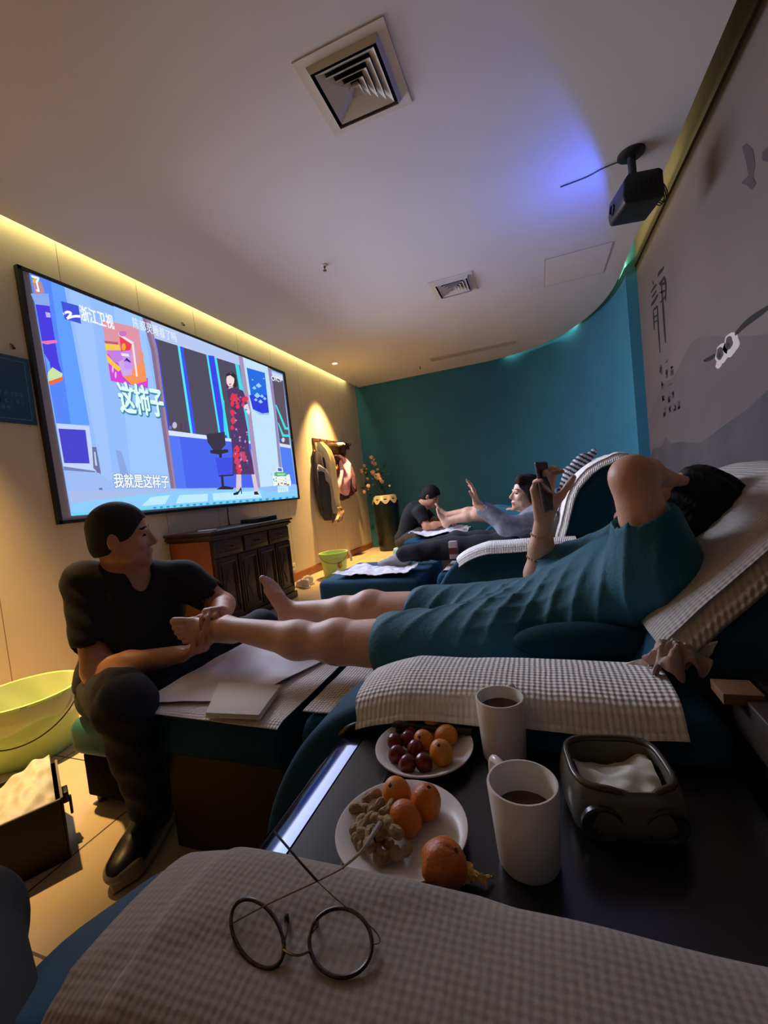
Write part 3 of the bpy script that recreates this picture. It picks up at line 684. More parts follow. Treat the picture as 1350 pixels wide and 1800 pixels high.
def nz(*a): return noise.noise(Vector(a))
ARM = [(.20, .628), (-.20, .628), (-.29, .620), (-.38, .592), (-.46, .540), (-.53, .46), (-.59, .35), (-.625, .22), (-.63, .08)]
ARM_LONG = ARM[:5]+[(-.59, .445), (-.70, .34), (-.77, .22), (-.79, .08)]
BACKS = {'low': [(-.02, .40), (.08, .53), (.19, .69), (.36, .86), (.43, .925), (.50, .955), (.57, .945), (.61, .89), (.58, .80), (.46, .56), (.42, .30), (.05, .30)],
         'high': [(.04, .40), (.09, .58), (.14, .74), (.19, .89), (.26, .975), (.36, 1.035), (.44, 1.055), (.50, 1.02), (.52, .93), (.46, .60), (.42, .30), (.08, .30)]}
def smoothpoly(pts, n): return [(p.x, p.y) for p in spline([(a, b_, 0) for a, b_ in pts], n)]
def recliner(ox, oy, back, label):
    t = thing('massage_recliner', label, 'recliner', (ox, oy+.45, 0), 'teal massage recliners in a row')
    for k, (a, c) in enumerate(((0, .18), (.72, .90))):
        prof = [(ox+x, z) for x, z in smoothpoly(ARM_LONG if oy < 0 else ARM, 26)]+[(ox+.235, .08), (ox+.235, .60)]
        b = MB(); b.prism(prof, 'y', oy+a, oy+c); b.build('armrest', M_SOFA, t, bevel=.028, seg=4)
    b = MB(); b.prism([(ox+x, z) for x, z in ((-.60, .20), (-.62, .40), (-.60, .455), (-.5, .468), (.0, .462), (.2, .44), (.2, .20))], 'y', oy+.182, oy+.718); b.build('seat_cushion', M_SOFA, t, bevel=.03, seg=4)
    b = MB(); pr = BACKS[back]; prof = smoothpoly(pr[:9], 30)+pr[9:]
    b.prism([(ox+x, z) for x, z in prof], 'y', oy+.13, oy+.77); b.build('backrest', M_SOFA, t, bevel=.035, seg=4)
    b = MB(); b.box((ox-.56, oy+.06, 0), (ox+.40, oy+.84, .199)); b.build('plinth', M_WOODBOX, t, bevel=.006, seg=1)
    return t
def armtowel(ox, oy, a, label, m=None, x0=.17, u1=.46, hang=.002, wob=.004, seed=0, group='waffle towels on the armrests', cat='towel'):
    """waffle towel lying over an armrest and curling down its front and sides"""
    top = spline([(x, 0, z) for x, z in [(x0, .628)]+ARM[1:5]+[(-.515, .50)]], 60)
    L = len(top)-1; w0, w1, r = oy+a-.006, oy+a+.186, .034
    def f(u, v):
        s = u*u1/.46*L*.92; i = min(int(s), L-1); p = top[i].lerp(top[i+1], s-i); tg = (top[i+1]-top[i]).normalized(); nn = Vector((-tg.z, 0, tg.x));  nn = nn if nn.z > 0 else -nn
        arc = [(w0-.003, -r-hang), (w0-.002, -r), (w0+r*.3, -r*.3), (w0+r, .006)]; full = spline([(y, h, 0) for y, h in arc+[((w0+w1)/2, .011)]+[(w0+w1-y, h) for y, h in arc[::-1]]], 30)
        g = v*30; j = min(int(g), 29); c = full[j].lerp(full[j+1], g-j)
        e = nz(p.x*9+seed, c.x*9, 1.7)*wob+nz(p.x*2.5+seed, c.x*3, 4.2)*.004
        if seed == 3:
            dl = (c.x-.205)-(p.x+.37)*.42; e += .0035/(1+math.exp(-dl*420)) + .0022*math.exp(-(dl/.006)**2)
        hg = c.y if c.y > -.02 else c.y*(1+.10*nz(p.x*7, seed, 3))
        q = p+nn*(.0045+max(hg, -.02)*1+e); q.z += min(0, hg+.02); q.x += ox; q.y = c.x
        if c.y < -.03: q.y += (-.004 if v < .5 else .004)*(1+nz(p.x*12, seed, 9))
        return q
    b = MB(); b.grid(f, 70, 40, .004)
    o = b.build('armrest_towel', m or M_TOWEL, smooth=True); return tag(recenter(o), label, cat, group)
def footstool(x0, x1, y0, y1, label, z1=.45, m=None):
    t = thing('footstool', label, 'footstool', ((x0+x1)/2, (y0+y1)/2, 0), 'teal footstools of the recliners')
    b = MB(); b.box((x0+.05, y0+.03, 0), (x1-.03, y1-.03, .30)); b.build('plinth', M_WOODBOX, t, bevel=.006, seg=1)
    b = MB(); b.box((x0, y0, .30), (x1, y1, z1)); b.build('cushion', m or M_SOFA, t, bevel=.035, seg=5)
    return t
def flatcloth(name, fn, z, label, m, nu=40, nv=40, wr=.004, fr=14, th=.003, seed=0, group=None, cat='towel', drop=None):
    """cloth lying on a level surface; fn(u,v) gives the plan position"""
    def f(u, v):
        x, y = fn(u, v); zz = z+th+.001+wr*(.5+.5*nz(x*fr+seed, y*fr, seed))
        if drop: zz, x, y = drop(x, y, zz)
        return (x, y, zz)
    b = MB(); b.grid(f, nu, nv, th); return tag(recenter(b.build(name, m, smooth=True)), label, cat, group)
def quad(p):
    p = [Vector((*q_, 0)) for q_ in p]
    def f(u, v):
        c = p[0].lerp(p[1], u).lerp(p[3].lerp(p[2], u), v); return c.x, c.y
    return f

recliner(-.06, -.54, 'low', 'nearest teal recliner, its towel-covered armrest filling the bottom of the view')
recliner(0, .70, 'low', 'teal recliner on which the person in the teal robe lies, beside the fruit table')
recliner(-.03, 2.38, 'high', 'teal recliner with upright back, holding the person in the pale blouse')
recliner(-.03, 4.08, 'low', 'farthest teal recliner, mostly hidden behind the person in the pale blouse')
footstool(-1.16, -.665, .882, 1.42, 'teal footstool under the legs of the person in the teal robe, towels on top')
footstool(-1.42, -.72, 2.45, 3.12, 'teal footstool in the middle row with a crumpled white towel, green bucket behind')
footstool(-1.38, -.70, 4.24, 4.92, 'farthest teal footstool, beside the crouching black-shirted person')
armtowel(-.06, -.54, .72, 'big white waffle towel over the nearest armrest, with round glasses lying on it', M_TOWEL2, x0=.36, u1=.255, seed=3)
armtowel(0, .70, 0, 'white waffle towel over the armrest behind the fruit table and mugs', x0=.17, u1=.275, seed=8)
armtowel(-.03, 2.38, 0, 'white towel over the armrest in front of the person in the pale blouse', x0=.19, u1=.37, seed=14)
# seat towels
def seatz(x, ox): return .466
flatcloth('seat_towel', quad([(-.605, .90), (.02, .90), (.02, 1.40), (-.605, 1.40)]), .464, 'white waffle towel on the seat under the person in the teal robe', M_TOWEL, 30, 30, seed=2, group='seat towels')
flatcloth('seat_towel', quad([(-.64, 2.58), (.0, 2.58), (.0, 3.06), (-.64, 3.06)]), .464, 'white towel on the seat under the person in the pale blouse', M_TOWEL, 30, 30, seed=5, group='seat towels',
          drop=lambda x, y, z: (z-max(0, -.60-x)*1.2, max(x, -.645), y))
flatcloth('seat_towel', quad([(-.30, .90), (.02, .90), (.02, 1.05), (-.30, 1.05)]), .470, 'loose end of white towel beside the robe', M_TOWEL, 12, 12) if False else None
# towels over the backrests
def backtowel(ox, oy, back, i0, i1, label, seed, hang=.008):
    pr = spline([(x, 0, z) for x, z in BACKS[back][:9]], 80)
    s0, s1 = i0*80, i1*80
    y0, y1 = oy+.13, oy+.77
    def f(u, v):
        s = s0+(s1-s0)*u; i = min(int(s), 79); p = pr[i].lerp(pr[i+1], s-i); tg = (pr[i+1]-pr[i]).normalized(); nn = Vector((-tg.z, 0, tg.x))
        arc = spline([(y0-.010, -hang-.03, 0), (y0-.012, -.03, 0), (y0+.004, -.005, 0), (y0+.03, .006, 0), ((y0+y1)/2, .008, 0), (y1-.03, .006, 0), (y1-.004, -.005, 0), (y1+.012, -.03, 0), (y1+.010, -hang-.03, 0)], 40)
        g = v*40; j = min(int(g), 39); c = arc[j].lerp(arc[j+1], g-j)
        hg = c.y*(1 if c.y > -.03 else (1+.35*nz(u*5, seed, v*2)))
        q_ = p+nn*(.005+hg+.005*nz(u*6+seed, c.x*6, 2)+.003*nz(u*20+seed, c.x*15, 7))
        return (q_.x+ox, c.x-(.004*(1+nz(u*9, seed, 1)) if v < .2 else 0), q_.z)
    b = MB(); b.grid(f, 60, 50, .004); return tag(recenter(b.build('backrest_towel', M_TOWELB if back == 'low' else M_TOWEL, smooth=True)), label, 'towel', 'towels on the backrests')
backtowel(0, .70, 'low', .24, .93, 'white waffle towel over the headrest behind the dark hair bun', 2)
backtowel(-.03, 2.38, 'high', .10, .86, 'white towel over the upright backrest behind the person in the pale blouse', 6)
# towel tail tucked behind the robe and a crumpled pinkish cloth at the armrest end
def f(u, v):
    p = V(.02, .905, .60).lerp(V(.25, .845, .70), u); p.z -= .13*v*(1-.25*u); p.x -= .03*v; p.y -= .012*math.sin(3*v+2*u)-.02*v+.004*nz(u*8, v*8, 2)
    return (p.x, p.y-.02, p.z)
b = MB(); b.grid(f, 24, 20, .004); tag(recenter(b.build('towel_tail', M_TOWEL, smooth=True)), 'loose end of white towel bunched between the robe and the backrest', 'towel')
base = at(1184, 1158, y=.80)
def f(u, v):
    a = 6.2832*u; r = .006+.026*v*(1+.35*math.sin(3*a+1)+.2*math.sin(7*a)); 
    p = base+V(r*1.25*math.cos(a), r*.75*math.sin(a), .026-.040*v**1.6+.012*math.sin(5*a+6*v)*v+.010*nz(3*math.cos(a), 3*math.sin(a), v*4))
    return p
b = MB(); b.grid(f, 90, 22, .0025); o = b.build('crumpled_cloth', mat('pinkish_cloth', (184, 156, 150), rough=.95), smooth=True)
tag(recenter(o), 'crumpled pinkish cloth at the rear end of the towel-covered armrest', 'cloth')
# lumbar cushion beside the robe
b = Blob(); c0 = at(1030, 1146, y=.93); b.ell(c0+V(0, .02, .012), (.145, .05, .042), k=.01)
o = blobobj('lumbar_cushion', b, .006, mat('dark_teal_cushion', (12, 48, 62), rough=.9, spec=.2)); tag(recenter(o), 'dark teal cushion tucked beside the robe behind the armrest', 'cushion')

# footstool coverings
fx = [(-1.235, .852), (-.655, .852), (-.655, 1.38), (-1.19, 1.40)]
def drp(x, y, z):
    d = max(0, .88-y); return (z-d*d*6, x, y)
flatcloth('footstool_towel', quad([(-1.155, .855), (-.648, .845), (-.648, 1.36), (-1.15, 1.38)]), .4505, 'white waffle towel spread over the footstool under the bare legs', M_TOWEL, 50, 50, .003, 10, seed=1, drop=drp)
flatcloth('paper_sheet', quad([(-1.14, .875), (-.80, .93), (-.68, 1.32), (-1.13, 1.36)]), .458, 'thin wrinkled white sheet over the waffle towel on the footstool', M_LINEN, 60, 60, .016, 9, .0015, seed=4, cat='sheet')
fold = [at(*p, z=.474) for p in ((360, 1256), (456, 1260), (496, 1205), (384, 1200))]
t = thing('folded_cloth', 'small neatly folded white cloth on the footstool corner', 'cloth', tuple(at(425, 1235, z=.466)))
for k in range(3):
    b = MB(); pz = .4655+.0042*k; s = 1-.012*k; cx = sum((p for p in fold), V(0, 0, 0))/4
    q4 = [cx+(p-cx)*s for p in fold]
    b.add([(p.x, p.y, pz) for p in q4]+[(p.x, p.y, pz+.0038) for p in q4], [(3,2,1,0),(4,5,6,7),(0,1,5,4),(1,2,6,5),(2,3,7,6),(3,0,4,7)]); b.build('fold', M_PAPER, t, bevel=.0012, seg=2)
def crumple(name, pts, z, label, seed, m=M_LINEN, wr=.03, fr=9, th=.003):
    return flatcloth(name, quad(pts), z, label, m, 60, 50, wr, fr, th, seed, drop=lambda x, y, zz: (zz+.020*abs(nz(x*16, y*15, seed)), x+.02*nz(x*5, y*5, seed), y+.02*nz(y*5, x*5, seed+3)))
crumple('crumpled_towel', [(-1.33, 2.50), (-.79, 2.46), (-.78, 2.74), (-1.28, 2.78)], .452, 'crumpled white towel on the middle footstool, in front of the grey socks', 6, wr=.05, fr=7)
crumple('crumpled_blanket', [(-1.32, 4.25), (-.74, 4.25), (-.72, 4.80), (-1.30, 4.86)], .452, 'rumpled white blanket on the farthest footstool', 11, wr=.09, fr=5)
# cylinder-shaped bottle by the far foot
p = at(522, 1091, y=1.27)
b = MB(); b.lathe([(0, -.042), (.017, -.042), (.0185, -.038), (.0185, .030), (.012, .036), (.010, .040), (.010, .052), (0, .052)], n=24)
MM = Matrix.Translation((p.x, p.y, p.z)) @ Matrix.Rotation(math.radians(80), 4, 'Y') @ Matrix.Rotation(.3, 4, 'Z')
zz = min((MM @ Vector(v)).z for v in b.v); MM = Matrix.Translation((0, 0, .4665-zz)) @ MM
b.v = [tuple(MM @ Vector(v)) for v in b.v]; tag(recenter(b.build('oil_bottle', mat('bottle_black', (20, 18, 18), rough=.2), angle=.6)), 'small black bottle lying on the footstool between the bare feet', 'bottle')

# ---------------------------------------------------------------- stools of the two workers
M_STOOLC = mat('stool_teal', (32, 108, 108), rough=.6, var=.1, vscale=8)
t = thing('low_stool', 'low teal padded stool on a black base under the nearer black-shirted person', 'stool', (-1.43, 1.17, 0), None)
b = MB(); b.box((-1.63, .965, .185), (-1.24, 1.36, .315)); b.build('cushion', M_STOOLC, t, bevel=.04, seg=5)
b = MB(); b.box((-1.60, .99, .03), (-1.27, 1.33, .186)); b.build('box_base', mat('stool_black', (10, 9, 9), rough=.95, spec=.1), t, bevel=.008)
for x, y in ((-1.57, 1.02), (-1.30, 1.02), (-1.57, 1.30), (-1.30, 1.30)): MB().lathe([(0, 0), (.016, 0), (.018, .01), (.018, .031), (0, .031)], (x, y, 0), 14).build('foot', M_BLACK, t, angle=.6)
t = thing('low_stool', 'low pale green stool under the far crouching person', 'stool', (-1.52, 4.78, 0), None)
MB().lathe([(0, .20), (.15, .20), (.165, .22), (.168, .27), (.155, .305), (.10, .315), (0, .315)], (-1.52, 4.78, 0), 32).build('cushion', mat('stool_pale', (150, 190, 172), rough=.6), t, angle=.9)
MB().lathe([(.12, 0), (.14, 0), (.14, .20), (.12, .20)], (-1.52, 4.78, 0), 32).build('drum_base', M_STOOLC, t, angle=.6)

# ================================================================ the fruit table
TZ = .56
M_TABLE = mat('table_veneer', (26, 19, 18), rough=.28, var=.3, vscale=14)
M_LIP = mat('black_lacquer', (14, 16, 30), rough=.10, spec=.6, tint=(.25, .36, 1.0))  # blue specular tint paints the screen's colour into the lip's reflection
t = thing('side_table', 'dark wooden side table with glossy rounded edge, holding fruit plates and mugs', 'table', (-.07, .53, 0))
b = MB(); b.box((-.335, .372, TZ-.035), (.225, .695, TZ)); b.build('table_top', M_TABLE, t, bevel=.002, seg=1)
b = MB(); b.prism([(-.336, TZ), (-.350, TZ-.002), (-.365, TZ-.0055), (-.380, TZ-.010), (-.392, TZ-.016), (-.400, TZ-.026), (-.404, TZ-.042), (-.402, TZ-.085), (-.336, TZ-.085)], 'y', .372, .695); b.build('rounded_lip', M_LIP, t, angle=.7)
b = MB(); b.box((-.262, .373, TZ), (-.258, .694, TZ+.0008)); b.build('inlay_strip', M_BLACK, t)
b = MB(); b.box((-.336, .372, .03), (.225, .695, TZ-.036)); b.build('cabinet_body', M_DWOOD, t, bevel=.004)
for x in (-.29, .18):
    for y in (.41, .66): rbox('leg', (x-.02, y-.02, 0), (x+.02, y+.02, .031), M_DWOOD, t, .003)
pts = [at(592, 1296, z=TZ-.03), at(612, 1281, z=TZ+.004), at(640, 1271, z=TZ+.015), at(672, 1268, z=TZ+.016), at(700, 1272, y=.684), at(745, 1279, y=.685), at(830, 1285, y=.685)]
MB().tube(spline(pts, 26), .0065, 10).build('edge_rail', M_BLACK, t, smooth=True)
# low black cupboard behind the table, between the recliner backs
t = thing('rear_cupboard', 'low black cupboard behind the side table between the recliner backs', 'cupboard', (.45, .6, 0))
rbox('carcass', (.245, .345, 0), (.60, .815, .640), M_BLACK, t, .004)
rbox('top_board', (.285, .34, .640), (.61, .820, .652), mat('cupboard_top', (40, 34, 32), rough=.35), t, .003)
b = MB(); b.box((.240, .34, .600), (.284, .74, .662)); b.build('front_rail', mat('rail_brown', (54, 42, 36), rough=.45, var=.15), t, bevel=.003)
q4 = at(1292, 1212, z=.664)
b = MB(); b.box((q4.x-.022, q4.y-.024, .6525), (q4.x+.026, q4.y+.024, .668)); o = b.build('notepad', mat('tan_card', (122, 84, 50), rough=.8), bevel=.001)
o.location = (0, 0, 0); tag(recenter(o), 'small tan card pad on the black cupboard behind the table', 'notepad')
q5 = at(1262, 1188, z=.66)
b = MB(); b.box((.30, q4.y+.030, .6525), (.39, q4.y+.052, .6625)); tag(recenter(b.build('remote_control', mat('grey_green_plastic', (46, 52, 50), rough=.4), bevel=.003)), 'flat dark grey remote lying beside the tan card pad', 'remote')

# plates
M_PORC = mat('white_porcelain', (226, 220, 214), rough=.25)
def plate(x, y, r, label):
    b = MB(); b.lathe([(0, 0), (.55*r, 0), (.62*r, .003), (.86*r, .010), (r, .017), (r*1.0, .0195), (.97*r, .0195), (.84*r, .0135), (.62*r, .0065), (.55*r, .004), (0, .004)], (0, 0, 0), 56)
    o = b.build('plate', M_PORC, angle=.9); o.location = (x, y, TZ+.0005); return tag(o, label, 'plate', 'small white plates')
plate(-.212, .647, .080, 'small round white plate of red grapes and orange kumquats, nearer the armrest towel behind')
plate(-.198, .478, .083, 'small round white plate heaped with peanuts and kumquats')
# fruit
M_KUM = mat('kumquat_skin', (222, 142, 40), rough=.45, rgb2=(204, 116, 24), vscale=30, bump=.3, bscale=300)
M_KUM2 = mat('kumquat_deep', (208, 112, 34), rough=.45, rgb2=(188, 92, 22), vscale=30, bump=.3, bscale=300)
M_GRAPE = mat('grape_red', (120, 22, 30), rough=.3, rgb2=(86, 14, 24), vscale=40)
M_GRAPEB = mat('grape_blue', (40, 46, 70), rough=.5)
M_STEM = mat('stem_scar', (60, 36, 18), rough=.9)
def fruit(name, x, y, z, r, m, label, cat, group, st=1.08, tilt=0, az=0, stem=True):
    t = thing(name, label, cat, (x, y, z), group)
    prof = [(0, -r*st*.97)]+[(r*math.sin(a)*(1+.02*math.cos(2*a)), -r*st*math.cos(a)) for a in [math.pi*k/16 for k in range(1, 16)]]+[(0, r*st*.95)]
    b = MB(); b.lathe(prof, n=24, wob=lambda a, zz: .02*math.sin(3*a+z*90)+.015*math.sin(2*a))
    RR = Matrix.Rotation(az, 4, 'Z') @ Matrix.Rotation(tilt, 4, 'Y')
    b.v = [tuple(RR @ Vector(p)) for p in b.v]; o = b.build('flesh', m, smooth=True); o.parent = t
    if stem:
        b = MB(); b.lathe([(0, r*st*.93), (r*.10, r*st*.945), (r*.16, r*st*.965), (r*.09, r*st*1.01), (0, r*st*1.015)], n=9, wob=lambda a, zz: .3*math.sin(4*a))
        b.v = [tuple(RR @ Vector(p)) for p in b.v]; o = b.build('stem_scar', M_STEM, smooth=True); o.parent = t
    return t
G1 = 'kumquats on the grape plate'; G2 = 'kumquats on the peanut plate'
fr = lambda px, py, zz: at(px, py, z=zz)
for px, py, r, m, l, ti, az in ((762, 1274, .0165, M_KUM, 'orange kumquat at the back of the grape plate, scar facing up', .7, -2.2), (784, 1293, .0175, M_KUM, 'smooth oval orange kumquat at the right of the grape plate', 1.4, .5),
                              (745, 1301, .0165, M_KUM, 'spotted orange kumquat in the middle of the grape plate', .8, -1.8), (776, 1323, .019, M_KUM, 'biggest orange kumquat at the front of the grape plate', .5, -1.6)):
    p = fr(px, py, TZ+.006+r); fruit('kumquat', p.x, p.y, p.z, r, m, l, 'fruit', G1, 1.12, ti, az)
for px, py, r, m, l, ti, az in ((698, 1393, .0195, M_KUM, 'yellow-orange kumquat with dark scar, behind the peanuts', .6, -1.9), (748, 1410, .0205, M_KUM2, 'deep orange egg-shaped kumquat at the right of the peanut plate', .3, 0), (713, 1438, .019, M_KUM2, 'orange kumquat leaning on the peanuts', 1.0, 2.8)):
    p = fr(px, py, TZ+.006+r); fruit('kumquat', p.x, p.y, p.z, r, m, l, 'fruit', G2, 1.14, ti, az)
for px, py, l in ((724, 1281, 'red grape at the back of the grape cluster'), (719, 1300, 'red grape just behind the middle kumquat'), (695, 1304, 'red grape at the left, below the tiny blue berry'), (697, 1326, 'dark red grape at the left front of its plate'),
                  (716, 1343, 'red grape at the very front of its plate'), (745, 1341, 'red grape in front, touching the biggest kumquat'), (730, 1317, 'red grape in the centre, ringed by the others')):
    r = .0135; p = fr(px, py, TZ+.006+r); fruit('grape', p.x, p.y, p.z, r, M_GRAPE, l, 'grape', 'red grapes on the plate', 1.1, .5, px, False)
p = fr(701, 1288, TZ+.012); fruit('blueberry', p.x, p.y, p.z+.004, .006, M_GRAPEB, 'tiny dark blue berry beside the red grapes', 'berry', None, 1, 0, 0, False)
# peanuts
M_NUT = mat('peanut_shell', (176, 146, 104), rough=.85, rgb2=(138, 108, 72), vscale=60, bump=1, bscale=160)
b = MB(); P_ = []
for k in range(21):
    u = -1+2*k/20; r = .0066*(1-u**8)**.5*(1-.30*math.exp(-(u/.24)**2)); P_.append((max(r, .0002), u*.0155))
b.lathe(P_, n=16, wob=lambda a, z: .06*math.sin(7*a+z*200)); b.v = [(z, y+.0015*math.cos(z*150), x) for x, y, z in b.v]
nut0 = b.build('peanut', M_NUT, smooth=True)
spots = [(653,1400,0,.9),(634,1423,0,.2),(662,1418,1,1.1),(682,1420,1,1.2),(630,1450,0,1.5),(645,1445,1,1.2),(667,1443,2,-.4),(690,1455,2,-.6),(649,1463,1,.3),(632,1480,0,2.6),(672,1480,0,.0),(664,1496,0,-1.0),(684,1500,0,.5),(706,1497,0,.9),(650,1475,1,1.9),(680,1465,1,.4)]
for i, (px, py, lv, az) in enumerate(spots):
    p = at(px, py, z=TZ+.016+.012*lv); o = nut0 if i == 0 else nut0.copy()
    if i: C.objects.link(o)
    o.location = (p.x, p.y, TZ+.0155+.0125*lv); o.rotation_euler = (i*1.3, .12*math.sin(i*2), az); o.scale = [1.0+.12*math.sin(i*1.9)]*3
    tag(o, 'tan peanut in its shell, heaped on the white plate nearest the glasses', 'peanut', 'peanuts on the plate')
# half-peeled orange
p = at(780, 1520, z=TZ+.022)
t = thing('peeled_kumquat', 'torn orange kumquat peel lying on the table beside the peanut plate', 'fruit peel', (p.x, p.y, TZ))
def f(u, v):
    a = math.pi*(.04+.60*v); ph = 6.2832*u; r = .023*(1+.05*nz(3*math.cos(ph), 3*math.sin(ph), v*3))*(1 if v < .7 else 1+.25*(v-.7)*math.sin(5*ph))
    d = V(math.sin(a)*math.cos(ph), math.sin(a)*math.sin(ph), math.cos(a)); d = Matrix.Rotation(.7, 3, 'Y') @ d
    q_ = p+d*r; q_.z = max(q_.z, TZ+.003); return q_
b = MB(); b.grid(f, 40, 22, .0025); b.build('outer_peel', M_KUM2, t, smooth=True)
def f(u, v):
    c = p.lerp(at(852, 1548, z=TZ+.006), .35+.75*u); w = .010+.006*math.sin(5*u+1); c.y += (v-.5)*2*w; c.x += .004*nz(u*6, v*4, 1)+(v-.5)*.006; c.z = TZ+.004+.009*(1-abs(2*v-1))*.4+.008*abs(nz(u*7, v*5, 3))+.010*(1-u)
    return c
b = MB(); b.grid(f, 24, 12, .002); b.build('inner_pith', mat('pith_yellow', (214, 176, 84), rough=.8, rgb2=(196, 130, 40), vscale=60), t, smooth=True)
# mugs
M_TEA = mat('tea', (70, 44, 18), rough=.05)
def mug(x, y, rb, rt, h, ang, label, fill):
    t = thing('mug', label, 'mug', (x, y, TZ+.0005))
    b = MB(); b.lathe([(0, 0), (rb*.93, 0), (rb, .004), (rb+(rt-rb)*.5, h*.5), (rt, h-.002), (rt-.001, h), (rt-.003, h), (rt-.004, h-.003), (rb+(rt-rb)*.5-.004, h*.5), (rb-.004, .008), (rb*.8, .006), (0, .006)], (x, y, TZ+.0005), 48); b.build('body', M_PORC, t, angle=.9)
    r_ = rb+(rt-rb)*fill-.0035
    MB().lathe([(0, h*fill), (r_, h*fill), (r_, h*fill-.004), (0, h*fill-.004)], (x, y, TZ+.0005), 40).build('tea', M_TEA, t)
    d = V(math.cos(ang), math.sin(ang), 0); o = V(x, y, TZ)
    pts = [o+d*(rt-.002)+V(0, 0, h*.90), o+d*(rt+.010)+V(0, 0, h*.93), o+d*(rt+.022)+V(0, 0, h*.88), o+d*(rt+.024)+V(0, 0, h*.66), o+d*(rt+.016)+V(0, 0, h*.38), o+d*(rb)+V(0, 0, h*.22)]
    MB().tube(spline(pts, 20), .0055, 12).build('handle', M_PORC, t, smooth=True)
mug(-.086, .668, .0335, .0375, .098, math.radians(75), 'white mug of tea standing farther back, next to the armrest towel', .80)
mug(-.046, .482, .034, .0395, .095, math.radians(128), 'white mug of tea with handle towards the screen, nearest the peel', .62)
# car-shaped ceramic tissue box
M_CER = mat('grey_glaze', (112, 110, 98), rough=.22, rgb2=(86, 84, 74), vscale=10); M_CERR = mat('brown_glaze', (70, 58, 44), rough=.25)
bx, by = .062, .578
t = thing('tissue_holder', 'rounded grey-green ceramic tissue holder with wheel medallions, open top full of tissue', 'tissue box', (bx, by, TZ))
RZ = Matrix.Translation((bx, by, TZ)) @ Matrix.Rotation(math.radians(8), 4, 'Z')
def sq(a, rx, ry, e=.55): c, s = math.cos(a), math.sin(a); return (rx*math.copysign(abs(c)**e, c), ry*math.copysign(abs(s)**e, s))
def shell(b, prof, n=60):
    vs = []; fs = []
    for rx, ry, z in prof:
        for k in range(n): x, y = sq(6.28319*k/n, rx, ry); vs.append(RZ @ Vector((x, y, z)))
    for i in range(len(prof)-1):
        for k in range(n): fs.append((i*n+k, i*n+(k+1) % n, (i+1)*n+(k+1) % n, (i+1)*n+k))
    fs += [tuple(range(n))[::-1], tuple(range((len(prof)-1)*n, len(prof)*n))]; b.add(vs, fs)
b = MB(); shell(b, [(.054, .046, .001), (.061, .053, .007), (.066, .060, .026), (.066, .060, .044), (.061, .057, .062), (.058, .054, .068), (.052, .048, .065), (.053, .049, .05), (.054, .048, .020), (.05, .045, .012)]); b.build('body', M_CER, t, angle=1.0)
b = MB(); ring = [RZ @ Vector((*sq(6.28319*k/60, .0555, .0515), .0685-(.010*math.exp(-((k-46)/1.6)**2)))) for k in range(60)]; b.tube(ring, .0042, 10, closed=True); b.build('rim', M_CERR, t, smooth=True)
for cx in (-.036, .036):
    MW = RZ @ Matrix.Translation((cx*.92, -.0560, .030)) @ Matrix.Scale(.9, 4) @ Matrix.Rotation(math.radians(97), 4, 'X')
    b = MB(); b.lathe([(0, 0), (.020, 0), (.021, .003), (.0235, .004), (.026, .002), (.026, -.004), (0, -.006)], n=32); b.v = [tuple(MW @ Vector(v)) for v in b.v]; b.build('wheel_medallion', mat('medallion_green', (48, 56, 54), rough=.3), t, angle=.7)
def f(u, v):
    x, y = (u-.5)*.092, (v-.5)*.086; return RZ @ Vector((x, y, .044+.012*math.sin(3.1*v+.8*math.sin(4*u))+.006*nz(u*5, v*5, 2)))
b = MB(); b.grid(f, 30, 30, .0015); o = b.build('tissue', mat('tissue_white', (206, 206, 192), rough=.95), smooth=True); tag(recenter(o), 'white tissue folded inside the ceramic holder', 'tissue')

# glasses lying on the near towel
M_TORT = mat('tortoise_rim', (58, 40, 26), rough=.25, rgb2=(20, 14, 10), vscale=120); M_WIRE = mat('thin_wire', (120, 100, 80), rough=.3, metal=1); M_TIP = mat('clear_tip', (200, 190, 176), rough=.3, trans=.3)
GZ = .646
t = thing('eyeglasses', 'round thin-rimmed tortoiseshell glasses lying on the nearest towel', 'glasses', (-.20, .26, GZ))
def lens(c4, lift, n=40):
    """rim through its left, far, right, near extreme points"""
    L_, F_, R_, N_ = [at(*p, z=GZ+h) for p, h in zip(c4, lift)]
    c = (L_+R_+F_+N_)/4; a = (R_-L_)/2; d = (F_-N_)/2
    ring = [c+a*math.cos(6.28319*k/n)+d*math.sin(6.28319*k/n) for k in range(n)]
    b = MB(); b.tube(ring, .0016, 8, closed=True); b.build('rim', M_TORT, t, smooth=True)
    nn = a.cross(d).normalized(); b = MB(); b.add([p+nn*.0004 for p in ring]+[p-nn*.0004 for p in ring], [tuple(range(n)), tuple(range(n, 2*n))[::-1]]+[(k, (k+1) % n, n+(k+1) % n, n+k) for k in range(n)])
    b.build('lens', mat('spectacle_glass', (235, 235, 235), rough=.05, alpha=.06, spec=.5), t)
lens(((406, 1625), (445, 1580), (498, 1655), (458, 1698)), (.006, .016, .006, .003)); lens(((544, 1655), (596, 1595), (654, 1655), (600, 1716)), (.006, .012, .007, .003))
g = lambda px, py, h: at(px, py, z=GZ+h)
MB().tube(spline([g(497, 1668, .006), g(510, 1677, .010), g(527, 1679, .010), g(544, 1672, .006)], 12), .0009, 6).build('bridge', M_WIRE, t, smooth=True)
MB().tube(spline([g(405, 1625, .007), g(470, 1590, .022), g(560, 1548, .040), g(605, 1525, .050)], 16), .0006, 6).build('temple', M_WIRE, t, smooth=True)
MB().tube(spline([g(600, 1527, .049), g(635, 1497, .056), g(652, 1472, .058), g(668, 1447, .052)], 14), [.0009+.0013*k/14 for k in range(15)], 8).build('temple_tip', M_TIP, t, smooth=True)
